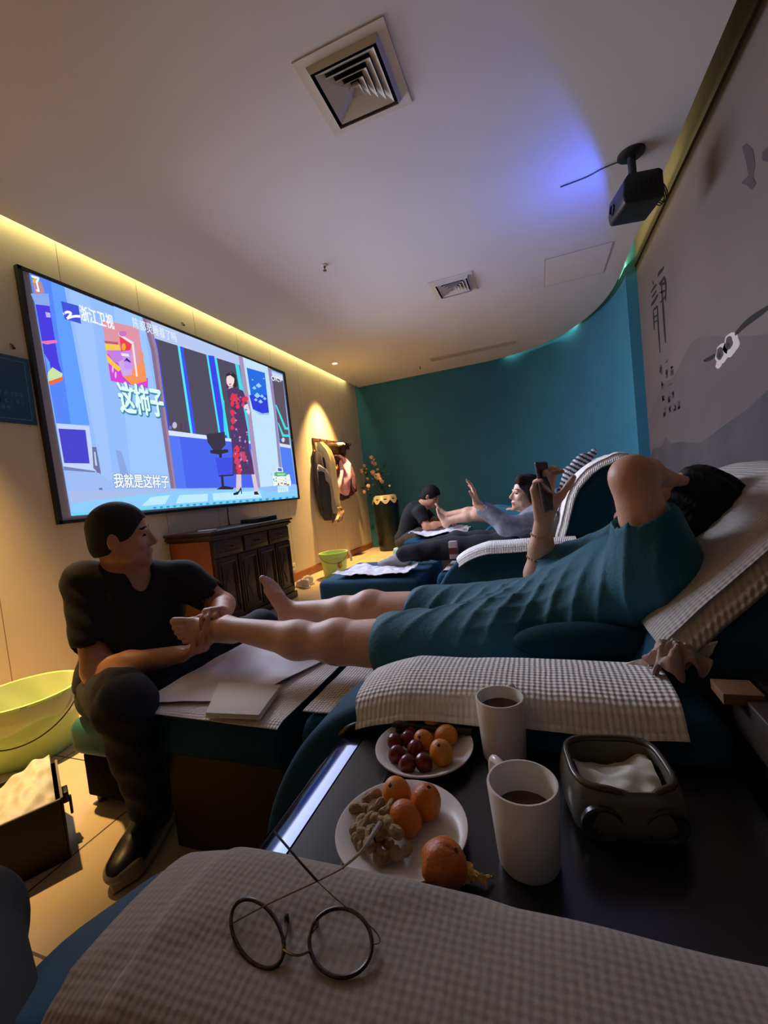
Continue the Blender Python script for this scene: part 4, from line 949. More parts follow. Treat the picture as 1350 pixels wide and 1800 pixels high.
MB().tube(spline([g(655, 1660, .007), g(668, 1655, .012), g(655, 1632, .022), g(600, 1588, .035), g(556, 1548, .045)], 16), .0004, 6).build('temple', M_WIRE, t, smooth=True)
MB().tube(spline([g(558, 1549, .045), g(530, 1518, .052), g(508, 1492, .056), g(482, 1462, .058)], 14), .0010, 8).build('temple_tip', M_BLACK, t, smooth=True)
for a_, c_ in (((499, 1662), (504, 1615)), ((549, 1640), (556, 1622))):
    b = MB(); b.tube([g(*a_, .006), g((a_[0]+c_[0])/2+3, (a_[1]+c_[1])/2, .006), g(*c_, .004)], .0007, 6)
    q_ = g(*c_, .004); b.lathe([(0, -.004), (.002, -.003), (.0022, 0), (.002, .003), (0, .004)], tuple(q_), 10); b.build('nose_pad', M_TORT, t, smooth=True)

# ================================================================ things along the TV wall
# carved dark cabinet
t = thing('carved_cabinet', 'dark carved wooden cabinet with doors under the screen', 'cabinet', (-2.675, 3.22, 0))
cx0, cx1, cy0, cy1 = XL+.002, -2.46, 2.68, 3.78
M_ENDW = mat('warm_lit_wood', (140, 70, 26), rough=.45, var=.25, vscale=6)  # amber tone paints the downlight's warm light onto the end panel
b = MB(); b.box((cx0, cy0+.012, .07), (cx1, cy1, .76)); b.build('carcass', M_DWOOD, t, bevel=.004, seg=1)
rbox('end_panel', (cx0+.02, cy0, .09), (cx1-.02, cy0+.013, .75), M_ENDW, t, .004)
b = MB()
for z, d in ((.755, .012), (.772, .030), (.788, .022)): b.box((cx0, cy0-d, z), (cx1+d, cy1+d, z+.017))
b.build('cornice', M_DWOOD, t, bevel=.004); rbox('top_board', (cx0, cy0-.04, .805), (cx1+.045, cy1+.04, .825), M_DWOOD, t, .005)
b = MB(); b.box((cx0, cy0-.015, .0), (cx1+.02, cy1+.015, .07)); b.build('plinth', M_DWOOD, t, bevel=.006)
W = (cy1-cy0)/3
for k in range(3):
    ya, yb = cy0+W*k+.015, cy0+W*(k+1)-.015
    d = rbox('drawer', (cx1-.002, ya, .61), (cx1+.016, yb, .74), M_DWOOD, t, .005)
    b = MB(); b.box((cx1+.016, ya+.03, .635), (cx1+.021, yb-.03, .642)); b.box((cx1+.016, ya+.03, .71), (cx1+.021, yb-.03, .717)); b.build('moulding', M_DWOOD, d, bevel=.002)
    MB().tube(spline([(cx1+.016, (ya+yb)/2-.03, .68), (cx1+.036, (ya+yb)/2-.02, .672), (cx1+.036, (ya+yb)/2+.02, .672), (cx1+.016, (ya+yb)/2+.03, .68)], 10), .004, 8).build('pull', mat('old_brass', (110, 80, 40), rough=.35, metal=1), d, smooth=True)
for k in range(4):
    Wd = (cy1-cy0)/4; ya, yb = cy0+Wd*k+.010, cy0+Wd*(k+1)-.010
    d = rbox('door', (cx1-.002, ya, .09), (cx1+.014, yb, .595), M_DWOOD, t, .004)
    b = MB()
    for lo, hi in (((ya+.02, .12), (ya+.035, .565)), ((yb-.035, .12), (yb-.02, .565)), ((ya+.035, .12), (yb-.035, .135)), ((ya+.035, .55), (yb-.035, .565)), ((ya+.05, .16), (ya+.057, .53)), ((yb-.057, .16), (yb-.05, .53))): b.box((cx1+.014, *lo), (cx1+.022, *hi))
    b.build('moulding', M_DWOOD, d, bevel=.003)
    b = MB(); b.add([V(cx1+.016, (ya+yb)/2+.05*math.cos(6.283*j/24)*(1+.25*math.cos(4*6.283*j/24)), .34+.13*math.sin(6.283*j/24)*(1+.2*math.cos(4*6.283*j/24))) for j in range(24)]+[V(cx1+.023, (ya+yb)/2+.04*math.cos(6.283*j/24)*(1+.25*math.cos(4*6.283*j/24)), .34+.11*math.sin(6.283*j/24)*(1+.2*math.cos(4*6.283*j/24))) for j in range(24)], [(j, (j+1) % 24, 24+(j+1) % 24, 24+j) for j in range(24)]+[tuple(range(24, 48))])
    b.build('carving', M_DWOOD, d, angle=.5)
    MB().lathe([(0, -.006), (.006, -.006), (.006, 0), (0, .004)], (cx1+.020, yb-.012 if k % 2 == 0 else ya+.012, .36), 10).build('knob', MATS['old_brass'], d, smooth=True)
p = at(470, 908, x=-2.66)
t = thing('set_top_box', 'flat black box and folded cloth on top of the carved cabinet', 'set-top box', (-2.66, 3.62, .825))
rbox('case', (-2.75, 3.42, .826), (-2.56, 3.76, .866), M_BLACK, t, .004)
rbox('grey_lid', (-2.75, 3.60, .866), (-2.56, 3.76, .870), mat('box_grey', (96, 90, 92), rough=.3), t, .001)
t = thing('remote_control', 'thin pale remote lying at the near end of the carved cabinet', 'remote', (-2.5, 2.72, .826))
rbox('shell', (-2.60, 2.70, .826), (-2.44, 2.745, .84), mat('remote_grey', (180, 176, 180), rough=.3), t, .004)

# white sneakers
M_SNK = mat('sneaker_white', (216, 208, 194), rough=.7); M_SOLE = mat('sneaker_sole', (230, 224, 212), rough=.6)
def sneaker(x, y, rz, label, scale=1.0):
    t = thing('sneaker', label, 'shoe', (x, y, 0), 'white sneakers by the cabinet')
    R_ = Matrix.Rotation(rz, 4, 'Z'); tf = lambda p: tuple(R_ @ (Vector(p)*scale))
    out = [(-.13, .0), (-.12, .034), (-.04, .036), (.05, .046), (.11, .040), (.14, .0), (.11, -.038), (.05, -.042), (-.04, -.032), (-.12, -.034)]
    b = MB(); b.prism(out, 'z', 0, .028); b.v = [tf(p) for p in b.v]; o = b.build('sole', M_SOLE, bevel=.008); o.parent = t
    b = Blob(); b.ell((.07, 0, .035), (.065, .038, .035), k=.03); b.ell((-.07, 0, .05), (.055, .032, .05), k=.03); b.cap((-.05, 0, .05), (.06, 0, .045), .034, .032, k=.03); b.cap((-.08, 0, .08), (-.01, 0, .075), .030, .026, k=.03)
    b.ell((-.055, 0, .115), (.05, .022, .05), k=.008, sub=True); b.cut((0, 0, .02), (0, 0, -1))
    o = blobobj('upper', b, .005, M_SNK); o.data.transform(Matrix.Rotation(rz, 4, 'Z') @ Matrix.Scale(scale, 4)); o.parent = t
    b = MB()
    for k in range(5): b.tube([tf(v) for v in ((.0+.016*k, -.024, .076-.006*k), (.0+.016*k, 0, .086-.007*k), (.0+.016*k, .024, .076-.006*k))], .0035, 6)
    o = b.build('laces', M_SOLE, smooth=True); o.parent = t
sneaker(-2.62, 4.20, 2.6, 'white sneaker beside the cabinet, the nearer of the pair'); sneaker(-2.66, 4.38, 2.5, 'white sneaker by the skirting board, the farther of the pair')

# buckets
M_BKT = mat('bucket_green', (186, 220, 136), rough=.4, trans=.0, spec=.4)
def bucket(x, y, rt, rb, h, label, hang):
    t = thing('bucket', label, 'bucket', (x, y, 0), None)
    b = MB(); b.lathe([(0, 0), (rb, 0), (rb+.004, .006), (rb+(rt-rb)*.72, h*.72), (rb+(rt-rb)*.735+.006, h*.725), (rb+(rt-rb)*.78+.006, h*.775), (rb+(rt-rb)*.79, h*.78), (rt, h-.012), (rt+.010, h-.010), (rt+.011, h), (rt-.003, h), (rt-.006, h-.01), (rb+(rt-rb)*.5-.004, h*.5), (rb-.004, .006), (0, .005)], (x, y, 0), 64)
    b.build('tub', M_BKT, t, angle=.8)
    return t
t = bucket(-2.255, 1.19, .210, .170, .275, 'large yellow-green plastic tub lined with clear film, by the left edge', 0)
def f(u, v):
    a = 6.2832*u; r = .222-.002; 
    if v < .35: k = v/.35; rr_ = .217+.004*math.sin(9*a); z = .278-.10*(1-k)-.015*math.sin(5*a)*(1-k)
    else: k = (v-.35)/.65; rr_ = .206-.05*k+.008*math.sin(7*a+4*k)*k; z = .281-.17*k
    if v < .35: rr_ -= .040*(.11*(1-k))/.11*.6*(.275-z)/.11*.4
    return (-2.255+rr_*math.cos(a), 1.19+rr_*math.sin(a), z)
b = MB(); b.grid(f, 90, 24, .0006); b.build('plastic_liner', mat('clear_film', (240, 244, 205), rough=.18, trans=.35, alpha=.5), t, smooth=True)
hp = [V(-2.255+.224*math.cos(math.radians(35-150*k/12)), 1.19+.224*math.sin(math.radians(35-150*k/12)), .248-.13*math.sin(math.pi*k/12)) for k in range(13)]
MB().tube(spline(hp, 30), .0028, 8).build('bail_handle', mat('wire_dark', (70, 64, 50), rough=.4, metal=1), t, smooth=True)
t = bucket(-2.47, 4.74, .172, .135, .305, 'yellow-green plastic bucket on the floor in front of the coats', 1)
hp = [V(-2.47+.180*math.cos(math.radians(20-160*k/12)), 4.74+.180*math.sin(math.radians(20-160*k/12)), .285-.10*math.sin(math.pi*k/12)) for k in range(13)]
MB().tube(spline(hp, 30), .003, 8).build('bail_handle', MATS['wire_dark'], t, smooth=True)
b = MB(); a0 = math.radians(-40)
for k in range(3):
    vs = []
    for j in range(14):
        a = a0+(.17-.03*k)*math.cos(6.283*j/14)*(1 if k == 0 else .5)+(.05*k); vs.append((-2.47+(.166)*math.cos(a), 4.74+.166*math.sin(a), .155+.04*math.sin(6.283*j/14)*(1-.35*k)+.012*k))
    b.add([(x+.0006*(k+1)*math.cos(a0), y+.0006*(k+1)*math.sin(a0), z) for x, y, z in vs], [tuple(range(14))], k % 2)
b.build('printed_badge', [mat('badge_brown', (150, 100, 60)), mat('badge_cream', (220, 190, 120))], t, fix=False)
def f(u, v): return V(-2.30, 4.80, .30)+V(.03*u+.01*math.sin(6*v), -.03*(v-.5), 0)+V(.012*math.sin(3*u), .01, -.13*u)
b = MB(); b.grid(f, 14, 8, .004); tag(recenter(b.build('wiping_cloth', M_PAPER, smooth=True)), 'white cloth hung over the rim of the far bucket', 'cloth')

# open tool box at the left edge
t = thing('tool_caddy', 'open black tool box with dividers on the floor at the left edge', 'tool box', (-1.60, .72, 0))
BM = Matrix(((-.87, -.49, 0, -1.42), (.49, -.87, 0, .80), (0, 0, 1, 0), (0, 0, 0, 1)))       # x along its right side, y along its near side
M_CAD = mat('caddy_black', (26, 22, 20), rough=.5); M_CADI = mat('caddy_edge', (120, 110, 96), rough=.5)
Lx, Ly, Hc = .27, .40, .185
for nme, lo, hi in (('base_panel', (0, 0, .004), (Lx, Ly, .014)), ('near_panel', (-.006, 0, .004), (.0, Ly, Hc)), ('far_panel', (Lx, 0, .004), (Lx+.006, Ly, Hc)), ('side_panel', (-.006, -.006, .004), (Lx+.006, 0, Hc)), ('side_panel', (-.006, Ly, .004), (Lx+.006, Ly+.006, Hc)), ('divider', (.0, .205, .014), (Lx, .211, Hc+.03))):
    b = MB(); b.box(lo, hi, M=BM); b.build(nme, M_CAD, t, bevel=.0015, seg=1)
b = MB(); b.box((-.0065, -.0065, Hc), (.0, Ly, Hc+.004), M=BM); b.box((-.0065, -.0065, Hc), (Lx+.006, 0, Hc+.004), M=BM); b.build('edge_trim', M_CADI, t)
b = MB(); b.box((.10, -.022, .115), (.15, -.006, .150), M=BM); b.box((.105, -.028, .07), (.118, -.020, .13), M=BM); b.build('latch', M_BLACK, t, bevel=.003)
def f(u, v):
    q_ = BM @ V(.015+.24*u, .012+.17*v, .13+.06*u+.035*math.sin(2.5*v+1.5*u)+.012*nz(u*6, v*6, 4)); return q_
b = MB(); b.grid(f, 30, 24, .010); tag(recenter(b.build('plastic_bag', mat('bag_white', (206, 204, 184), rough=.5, var=.12, vscale=14), smooth=True)), 'crumpled white packet of wipes standing in the black tool box', 'packet')
b = Blob(); 
for k in range(4): c_ = BM @ V(.05+.05*k, .27+.02*math.sin(k*2), .10+.02*k); b.ell(c_, (.03, .022, .035), k=.01)
o = blobobj('glove', b, .006, mat('glove_tan', (190, 130, 60), rough=.7)); tag(recenter(o), 'tan crumpled glove in the left half of the black tool box', 'glove')

# coat rack and clothes
def onl(px, py, d): p = at(px, py, x=XL+d); return p
t = thing('coat_rack', 'wall-mounted dark wooden coat rack with hooks', 'coat rack', (XL, 5.95, 1.82))
ra, rb_ = onl(550, 781, 0), onl(600, 784, 0)
M_RACK = mat('rack_wood', (70, 38, 22), rough=.5)
rbox('back_board', (XL, 5.33, 1.74), (XL+.022, 6.55, 1.84), M_RACK, t, .004)
for k in range(6):
    y = 5.42+.21*k; MB().tube(spline([(XL+.02, y, 1.80), (XL+.07, y, 1.79), (XL+.085, y, 1.825)], 8), .007, 8).build('hook', M_BLACK, t, smooth=True)
def garment(name, pts, label, m, depth=.05, seed=0, bulge=.05, folds=5, extra=None, group='coats on the rack', cat='coat'):
    """hanging cloth: outline seen on the wall given real fullness front and back, with vertical folds"""
    P2 = [onl(x, y, .05) for x, y in pts]; h_ = len(P2)//2
    Lp = spline(P2[:h_], 40); Rp = spline(P2[h_:][::-1], 40)
    def f(side):
        def g(u, v):
            k = u*40; i = min(int(k), 39); a = Lp[i].lerp(Lp[i+1], k-i); c = Rp[i].lerp(Rp[i+1], k-i)
            p = a.lerp(c, v); e = math.sin(math.pi*v)**.5; ww = (c-a).length
            full = min(bulge, ww*.42)*(.55+.45*math.sin(math.pi*min(1, u*1.2+.1)))
            d = full*e*(1+.35*math.sin(folds*6.28*v*.5+2*u+seed))+.012*nz(u*6+seed, v*5, seed)*e
            p.x = XL+.055+(d if side > 0 else -min(d*.5, .030)*e)
            return p
        return g
    b = MB(); b.grid(f(1), 44, 22); b.grid(f(-1), 44, 22)
    bm_o = b.build(name, m, smooth=True)
    bm = bmesh.new(); bm.from_mesh(bm_o.data); bmesh.ops.remove_doubles(bm, verts=bm.verts, dist=.0015); bmesh.ops.recalc_face_normals(bm, faces=bm.faces); bm.to_mesh(bm_o.data); bm.free()
    return tag(recenter(bm_o), label, cat, group)
Gz = lambda pts: [(520+x/6.75, 750+y/6.75) for x, y in pts]
garment('dark_jacket', Gz([(216,300),(212,500),(236,760),(280,980),(335,1115),(425,1110),(420,900),(380,700),(330,480),(290,300)]), 'long dark grey jacket hanging lowest on the rack', mat('jacket_dark', (50, 46, 58), rough=.8), seed=1, bulge=.07)
garment('grey_scarf', Gz([(215,450),(225,520),(290,600),(360,760),(440,1030),(482,1060),(430,880),(370,720),(330,560),(270,460)]), 'pale grey lining or scarf draped over the dark jacket', mat('scarf_grey', (160, 158, 172), rough=.9), seed=2, bulge=.10)
garment('cream_coat', Gz([(215,190),(250,330),(330,540),(400,760),(440,940),(512,945),(490,800),(420,520),(350,300),(290,185)]), 'long cream coat hanging diagonally in front of the dark jacket', mat('coat_cream', (226, 218, 178), rough=.85), seed=3, bulge=.13)
garment('brown_bag', Gz([(360,200),(370,260),(420,320),(500,350),(555,380),(568,330),(540,240),(500,205)]), 'dark brown handbag bundle on top of the rack hooks', mat('bag_brown', (56, 40, 34), rough=.9, spec=.2), seed=4, bulge=.12, cat='bag')
garment('white_cap', Gz([(375,200),(390,235),(420,255),(470,265),(500,240),(500,205)]), 'white folded cap resting on the rack above the pink jacket', mat('cap_white', (216, 206, 190), rough=.9), seed=7, bulge=.16, cat='cap')
garment('maroon_coat', Gz([(400,360),(440,500),(480,700),(520,870),(600,860),(720,750),(700,640),(620,500),(560,400),(480,350)]), 'dark maroon coat mostly hidden behind the pink jacket', mat('coat_maroon', (70, 34, 40), rough=.85), seed=5, bulge=.06)
garment('pink_jacket', Gz([(446,335),(480,460),(466,700),(490,780),(560,825),(606,810),(612,700),(600,540),(560,400),(500,335)]), 'pink jacket with grey squiggle print hanging on the right of the rack', mat('jacket_pink', (226, 170, 196), rough=.85, rgb2=(190, 140, 176), vscale=26), seed=6, bulge=.13)
garment('pink_sleeve', Gz([(580,420),(615,560),(640,650),(668,740),(695,768),(700,740),(670,620),(640,520),(610,450),(590,415)]), 'pink sleeve hanging beside the pink jacket', MATS['jacket_pink'], seed=8, bulge=.09)
garment('orange_scarf', Gz([(425,430),(430,500),(440,540),(460,555),(482,545),(470,500),(465,460),(450,430)]), 'small orange scarf tucked between the cream coat and pink jacket', mat('scarf_orange', (220, 150, 84), rough=.85), seed=9, bulge=.08)
garment('clear_bag', Gz([(440,960),(450,1050),(425,1140),(470,1150),(545,1090),(540,1040),(520,980),(500,950)]), 'grey translucent bag hanging under the cream coat', mat('bag_grey', (150, 130, 100), rough=.5), seed=10, bulge=.08, cat='bag')

# tall vase with blossom branches in the far corner
vx, vy = -2.42, 6.72
t = thing('floor_vase', 'tall dark green floor vase with scalloped white rim in the far corner', 'vase', (vx, vy, 0))
M_VASE = mat('vase_green', (13, 24, 20), rough=.25, rgb2=(8, 15, 13), vscale=5)
MB().lathe([(0, 0), (.17, 0), (.185, .02), (.19, .10), (.205, .45), (.215, .75), (.205, .86), (.185, .90), (.165, .915), (.150, .90), (.155, .84), (0, .80)], (vx, vy, 0), 48).build('body', M_VASE, t, angle=.9)
b = MB(); n_ = 120; vs = []
for k in range(n_):
    a = 6.28319*k/n_; s = .5+.5*math.sin(9*a); vs += [(vx+.158*math.cos(a), vy+.158*math.sin(a), .925), (vx+.192*math.cos(a), vy+.192*math.sin(a), .905), (vx+.222*math.cos(a), vy+.222*math.sin(a), .845-.065*s**.6)]
fs = []
for k in range(n_):
    j = (k+1) % n_; fs += [(3*k, 3*j, 3*j+1, 3*k+1), (3*k+1, 3*j+1, 3*j+2, 3*k+2)]
b.add(vs, fs); b.build('scalloped_rim', mat('rim_cream', (156, 146, 126), rough=.35), t, smooth=True)
fl = thing('blossom_branches', 'branches of pale pink blossoms standing in the tall dark vase', 'flowers', (vx, vy, .86))
Fz = lambda x, y, d: at(520+x/6.75, 750+y/6.75, y=vy+d)
root = V(vx, vy, .82); M_TWIG = mat('twig_brown', (50, 36, 28), rough=.9); M_BLOS = mat('blossom_pink', (214, 176, 156), rough=.8, rgb2=(190, 130, 116), vscale=30); M_LEAFD = mat('leaf_dark', (22, 40, 34), rough=.7)
ends = [(895,360,-.05),(800,465,-.1),(785,525,-.15),(850,620,-.1),(812,770,-.15),(1010,440,.05),(970,515,0),(1110,700,.1),(1025,650,-.05),(860,700,-.2),(935,435,.0)]
for x, y, d in ends:
    e = Fz(x, y, d); m_ = root.lerp(e, .5)+V(.03*math.sin(x), 0, .05)
    b = MB(); b.tube(spline([root+V(.05*math.sin(x*3), .05*math.cos(y), -.10), root.lerp(m_, .6), m_, e], 14), [.006-.0003*k for k in range(15)], 6); b.build('branch', M_TWIG, fl, smooth=True)
rr = random.Random(21)
blos = [(895,365,.035),(912,425,.03),(938,440,.036),(815,465,.03),(785,525,.036),(830,545,.02),(852,618,.03),(915,545,.045),(945,590,.03),(970,590,.055),(1000,620,.03),(1022,652,.035),(970,515,.03),(860,705,.036),(812,775,.034),(1112,702,.02),(840,500,.02),(925,390,.02)]
for x, y, r in blos:
    c_ = Fz(x, y, rr.uniform(-.12, .05)); b = Blob()
    for k in range(5):
        a = 6.283*k/5+x; b.ell(c_+V(.55*r*math.cos(a), .2*r*math.sin(2*a), .55*r*math.sin(a)), (r*.55, r*.4, r*.55), k=.008)
    b.ell(c_, (r*.5, r*.5, r*.5), k=.008); blobobj('blossom', b, .008, M_BLOS, fl)
for k in range(40):
    x, y = rr.uniform(800, 1080), rr.uniform(430, 800); c_ = Fz(x, y, rr.uniform(-.2, .1)); a = rr.uniform(0, 6.28); d_ = V(math.cos(a), .3*math.sin(3*a), math.sin(a)); s_ = V(-d_.z, .3, d_.x).normalized()
    b = MB(); L_ = rr.uniform(.05, .09); pv = [c_, c_+d_*L_*.5+s_*L_*.22, c_+d_*L_, c_+d_*L_*.5-s_*L_*.22, c_+d_*L_*.5+V(0, .008, 0)]
    b.add(pv, [(0, 1, 4), (1, 2, 4), (2, 3, 4), (3, 0, 4)]); b.build('leaf', M_LEAFD, fl, fix=False)
# striped garment hung over the upright backrest
b = Blob(); pts = [at(990, 862, y=2.86), at(1004, 832, y=2.86), at(1022, 812, y=2.88), at(1042, 796, y=2.9)]
b.chain(pts, [.035, .04, .035, .022], k=.03)
def stripe(cn): s_ = cn[:, 0]*.7+cn[:, 2]; return ((np.floor(s_/.016) % 2) == 0).astype(int)
o = blobobj('striped_garment', b, .006, [mat('stripe_white', (180, 180, 190), rough=.9), mat('stripe_dark', (40, 42, 54), rough=.9)], paint=stripe, disp=lambda X, Y, Z: .006*np.sin(X*60+Y*40)*np.sin(Z*70))
tag(recenter(o), 'black and white striped garment draped over the upright backrest', 'garment')
# printed drink carton in the lap of the second recliner
p = at(797, 965, y=2.63)
t = thing('drink_carton', 'small white and red printed carton beside the dark trousers on the second recliner', 'carton', tuple(p))
b = MB(); b.box(tuple(p+V(-.025, -.02, -.06)), tuple(p+V(.025, .02, .05))); b.build('box', mat('carton_white', (190, 184, 188), rough=.5), t, bevel=.003)
b = MB(); b.box(tuple(p+V(-.0255, -.0205, -.03)), tuple(p+V(.0255, .0, .01))); b.build('printed_band', mat('carton_red', (120, 40, 44), rough=.5), t)
# ================================================================ people
M_SKIN = mat('skin', (206, 150, 118), rough=.5, rgb2=(190, 132, 102), vscale=14, bump=.15, bscale=250)
M_SKINL = mat('skin_light', (222, 176, 148), rough=.5, rgb2=(206, 156, 128), vscale=12, bump=.15, bscale=250)
M_LIP = mat('lip_tone', (176, 92, 84), rough=.45); M_EYE = mat('eye_dark', (34, 22, 18), rough=.8, spec=.1)
M_HAIR = mat('hair_black', (12, 10, 10), rough=.75, spec=.25, bump=1, bscale=110)
M_TEE = mat('black_cotton', (20, 20, 23), rough=.9, bump=.3, bscale=60)
M_JEAN = mat('dark_denim', (34, 38, 48), rough=.85, var=.3, vscale=40, bump=.3, bscale=300)
def unit(v): v = np.array(v, float); return v/np.linalg.norm(v)
def basis(f, u):
    f = unit(f); u = np.array(u, float); u = unit(u-f*u.dot(f)); return f, u, np.cross(f, u)      # forward, up, right
def head(b, c, f, u, s=1.0, female=False, k=.012):
    """head about its centre c (mid-height), facing f; returns a mapper from head coordinates (forward, right, up)"""
    f, u, r = basis(f, u); c = np.array(c, float)
    P = lambda x, y, z: c+(f*x+r*y+u*z)*s
    A = [f, r, u]; R = lambda *q_: tuple(v*s for v in q_)
    b.ell(P(-.012, 0, .032), R(.096, .077, .088), A, k=k)
    b.ell(P(.022, 0, -.03), R(.070, .062, .082), A, k=.02*s)
    b.ell(P(.048, 0, -.082), R(.036, .040, .030), A, k=.025*s)                      # jaw
    b.ell(P(.075, 0, -.098), R(.016, .020, .014), A, k=.016*s)                      # chin
    for sg in (-1, 1):
        b.ell(P(.052, sg*.044, -.022), R(.026, .020, .022), A, k=.018*s)            # cheekbone
        b.ell(P(.020, sg*.052, -.070), R(.032, .014, .026), A, k=.022*s)            # jaw angle
        b.ell(P(.074, sg*.030, .022), R(.016, .026, .010), A, k=.010*s)             # brow
        b.ell(P(.092, sg*.031, .004), R(.016, .018, .010), A, k=.010*s, sub=True)   # socket
        b.ell(P(.068, sg*.031, .003), R(.015, .015, .013), A, k=.003*s)             # eyeball and lids
        b.ell(P(-.010, sg*.079, -.008), R(.018, .008, .031), [unit(f+r*sg*-.4), unit(r+f*sg*.4), u], k=.005*s)   # ear
        b.ell(P(-.004, sg*.088, -.008), R(.008, .005, .016), [unit(f+r*sg*-.4), unit(r+f*sg*.4), u], k=.004*s, sub=True)
        b.cap(P(.094, sg*.010, -.034), P(.088, sg*.014, -.036), .009*s, .007*s, k=.008*s)     # nostril wing
    b.cap(P(.082, 0, .018), P(.106, 0, -.028), .008*s, .012*s, k=.010*s)            # nose
    b.cap(P(.086, -.018, -.062), P(.086, .018, -.062), .0075*s, k=.008*s); b.cap(P(.094, -.006, -.060), P(.094, .006, -.060), .006*s, k=.008*s)
    b.cap(P(.084, -.014, -.075), P(.084, .014, -.075), .0085*s, k=.008*s)
    b.cap(P(.10, -.018, -.0685), P(.10, .018, -.0685), .0022*s, k=.004*s, sub=True)  # mouth line
    return P, (f, r, u, c, s)
def facepaint(fr, lip=True):
    f, r, u, c, s = fr
    def p(cn):
        q_ = (cn-c)/s; x, y, z = q_ @ f, q_ @ r, q_ @ u; m = np.zeros(len(cn), int)
        near = (np.abs(x) < .13) & (np.abs(z) < .15)
        m[near & (x > .078) & (np.abs(y) < .024) & (z < -.056) & (z > -.082)] = 1 if lip else 0
        m[near & (x > .070) & (np.abs(np.abs(y)-.031) < .013) & (np.abs(z-.003) < .0045)] = 2
        m[near & (x > .070) & (np.abs(np.abs(y)-.031) < .021) & (np.abs(z-.028-.1*(.03-np.abs(np.abs(y)-.031))) < .0030)] = 2
        return m
    return p
def neck(b, base, P, r=.056, k=.03): b.cap(base, P(-.02, 0, -.06), r*1.08, r, k=k)
def hand(b, w, d, n, t, curls, spread=.0, thumb=(.5, .6, .3), tcurl=(.3, .3), s=1.0, k=.006):
    """hand from the wrist w: fingers point along d, palm faces n, thumb side t; curls: bends of the 3 joints of each finger"""
    d, n = unit(d), np.array(n, float); n = unit(n-d*n.dot(d)); t0 = np.array(t, float); tt = np.cross(d, n); tt = tt if tt.dot(t0) > 0 else -tt
    w = np.array(w, float); P = lambda x, y, z: w+(d*x+tt*y+n*z)*s
    offs = (.029, .010, -.009, -.027); roots = (.088, .092, .087, .078); lens = (.072, .080, .074, .058); rad = (.0092, .0096, .0090, .0080)
    for i in range(4):
        b.cap(P(.004, offs[i]*.62, 0), P(roots[i], offs[i], 0), .0145*s, .0115*s, k=.014*s)
    b.cap(P(.03, -.015, .004), P(.03, .02, .004), .014*s, k=.015*s)
    for i in range(4):
        p = P(roots[i], offs[i], 0); ang = 0; dd = unit(d+tt*spread*(offs[i]/.03)); fr_ = (.46, .30, .24)
        for j in range(3):
            ang += curls[i][j]; v = dd*math.cos(ang)+n*math.sin(ang); q_ = p+v*lens[i]*fr_[j]*s
            b.cap(p, q_, rad[i]*s*(1-.10*j), rad[i]*s*(.92-.10*j), k=k if j else .009*s); p = q_
    p = P(.022, .024, .006); v = unit(d*thumb[0]+tt*thumb[1]+n*thumb[2]); ax = unit(d*.7+n*.5-tt*.4)
    q_ = p+v*.042*s; b.cap(p, q_, .0150*s, .0122*s, k=.014*s); p = q_
    for j, L_ in enumerate((.034, .028)):
        v = unit(v*math.cos(tcurl[j])+ax*math.sin(tcurl[j])); q_ = p+v*L_*s; b.cap(p, q_, .0112*s, (.0098 if j == 0 else .0088)*s, k=.006*s); p = q_
def foot(b, a, d, u, big, s=1.0, toes=True):
    """foot from the ankle a: toes along d, instep faces u, big toe side big"""
    d, u, _ = basis(d, u); m = np.array(big, float); m = unit(m-d*m.dot(d)-u*m.dot(u)); a = np.array(a, float)
    P = lambda x, y, z: a+(d*x+m*y+u*z)*s
    b.ell(P(-.030, 0, -.050), (.036*s, .031*s, .034*s), [d, m, u], k=.03*s)
    b.cap(P(-.015, 0, -.02), P(.075, .012, -.045), .036*s, .026*s, k=.03*s); b.cap(P(-.02, -.006, -.045), P(.08, -.020, -.062), .030*s, .020*s, k=.03*s)
    for y, r in ((.026, .021), (.006, .018), (-.014, .017), (-.030, .016)): b.cap(P(.05, y*.7, -.052), P(.118-abs(y-.02)*.35, y, -.064), r*s, r*.95*s, k=.015*s)
    b.ell(P(0, .030, -.004), (.012*s, .010*s, .012*s), k=.012*s); b.ell(P(-.004, -.031, -.010), (.012*s, .010*s, .012*s), k=.012*s)
    if toes:
        for y, L_, r, x0 in ((.029, .052, .0145, .118), (.009, .044, .0098, .122), (-.007, .040, .0092, .116), (-.021, .036, .0088, .108), (-.034, .032, .0085, .096)):
            b.chain([P(x0-.01, y, -.062), P(x0+L_*.6, y*1.05, -.060), P(x0+L_, y*1.05, -.068)], [r*s, r*.92*s, r*s], k=.003)
def arr(v): return np.array(v, float)
def A_(px, py, **k): return arr(at(px, py, **k))

# ---------------------------------------------------------------- 1. the person in black kneading the foot
hc = A_(214, 942, x=-1.47); hf = unit((.80, .62, -.06)); hu = (.06, -.10, 1)
chest = A_(238, 1065, x=-1.52); pel = arr((-1.53, 1.16, .40)); nb = A_(232, 1003, x=-1.52)
shR = A_(152, 1022, x=-1.60); shL = A_(322, 1018, x=-1.38)
elR = A_(168, 1178, x=-1.50); wrR = A_(318, 1150, y=1.08); elL = A_(393, 1062, y=1.38); wrL = A_(390, 1076, y=1.22)
hipR = arr((-1.50, 1.06, .39)); knR = A_(222, 1240, y=.83); anR = arr((-1.215, .925, .10))
hipL = arr((-1.48, 1.28, .39)); knL = A_(462, 1102, y=1.62); anL = arr((knL[0]+.02, knL[1], .10))
b = Blob()
P1, fr1 = head(b, hc, hf, hu, 1.02)
neck(b, nb, P1, .060); mid = (chest+pel)/2
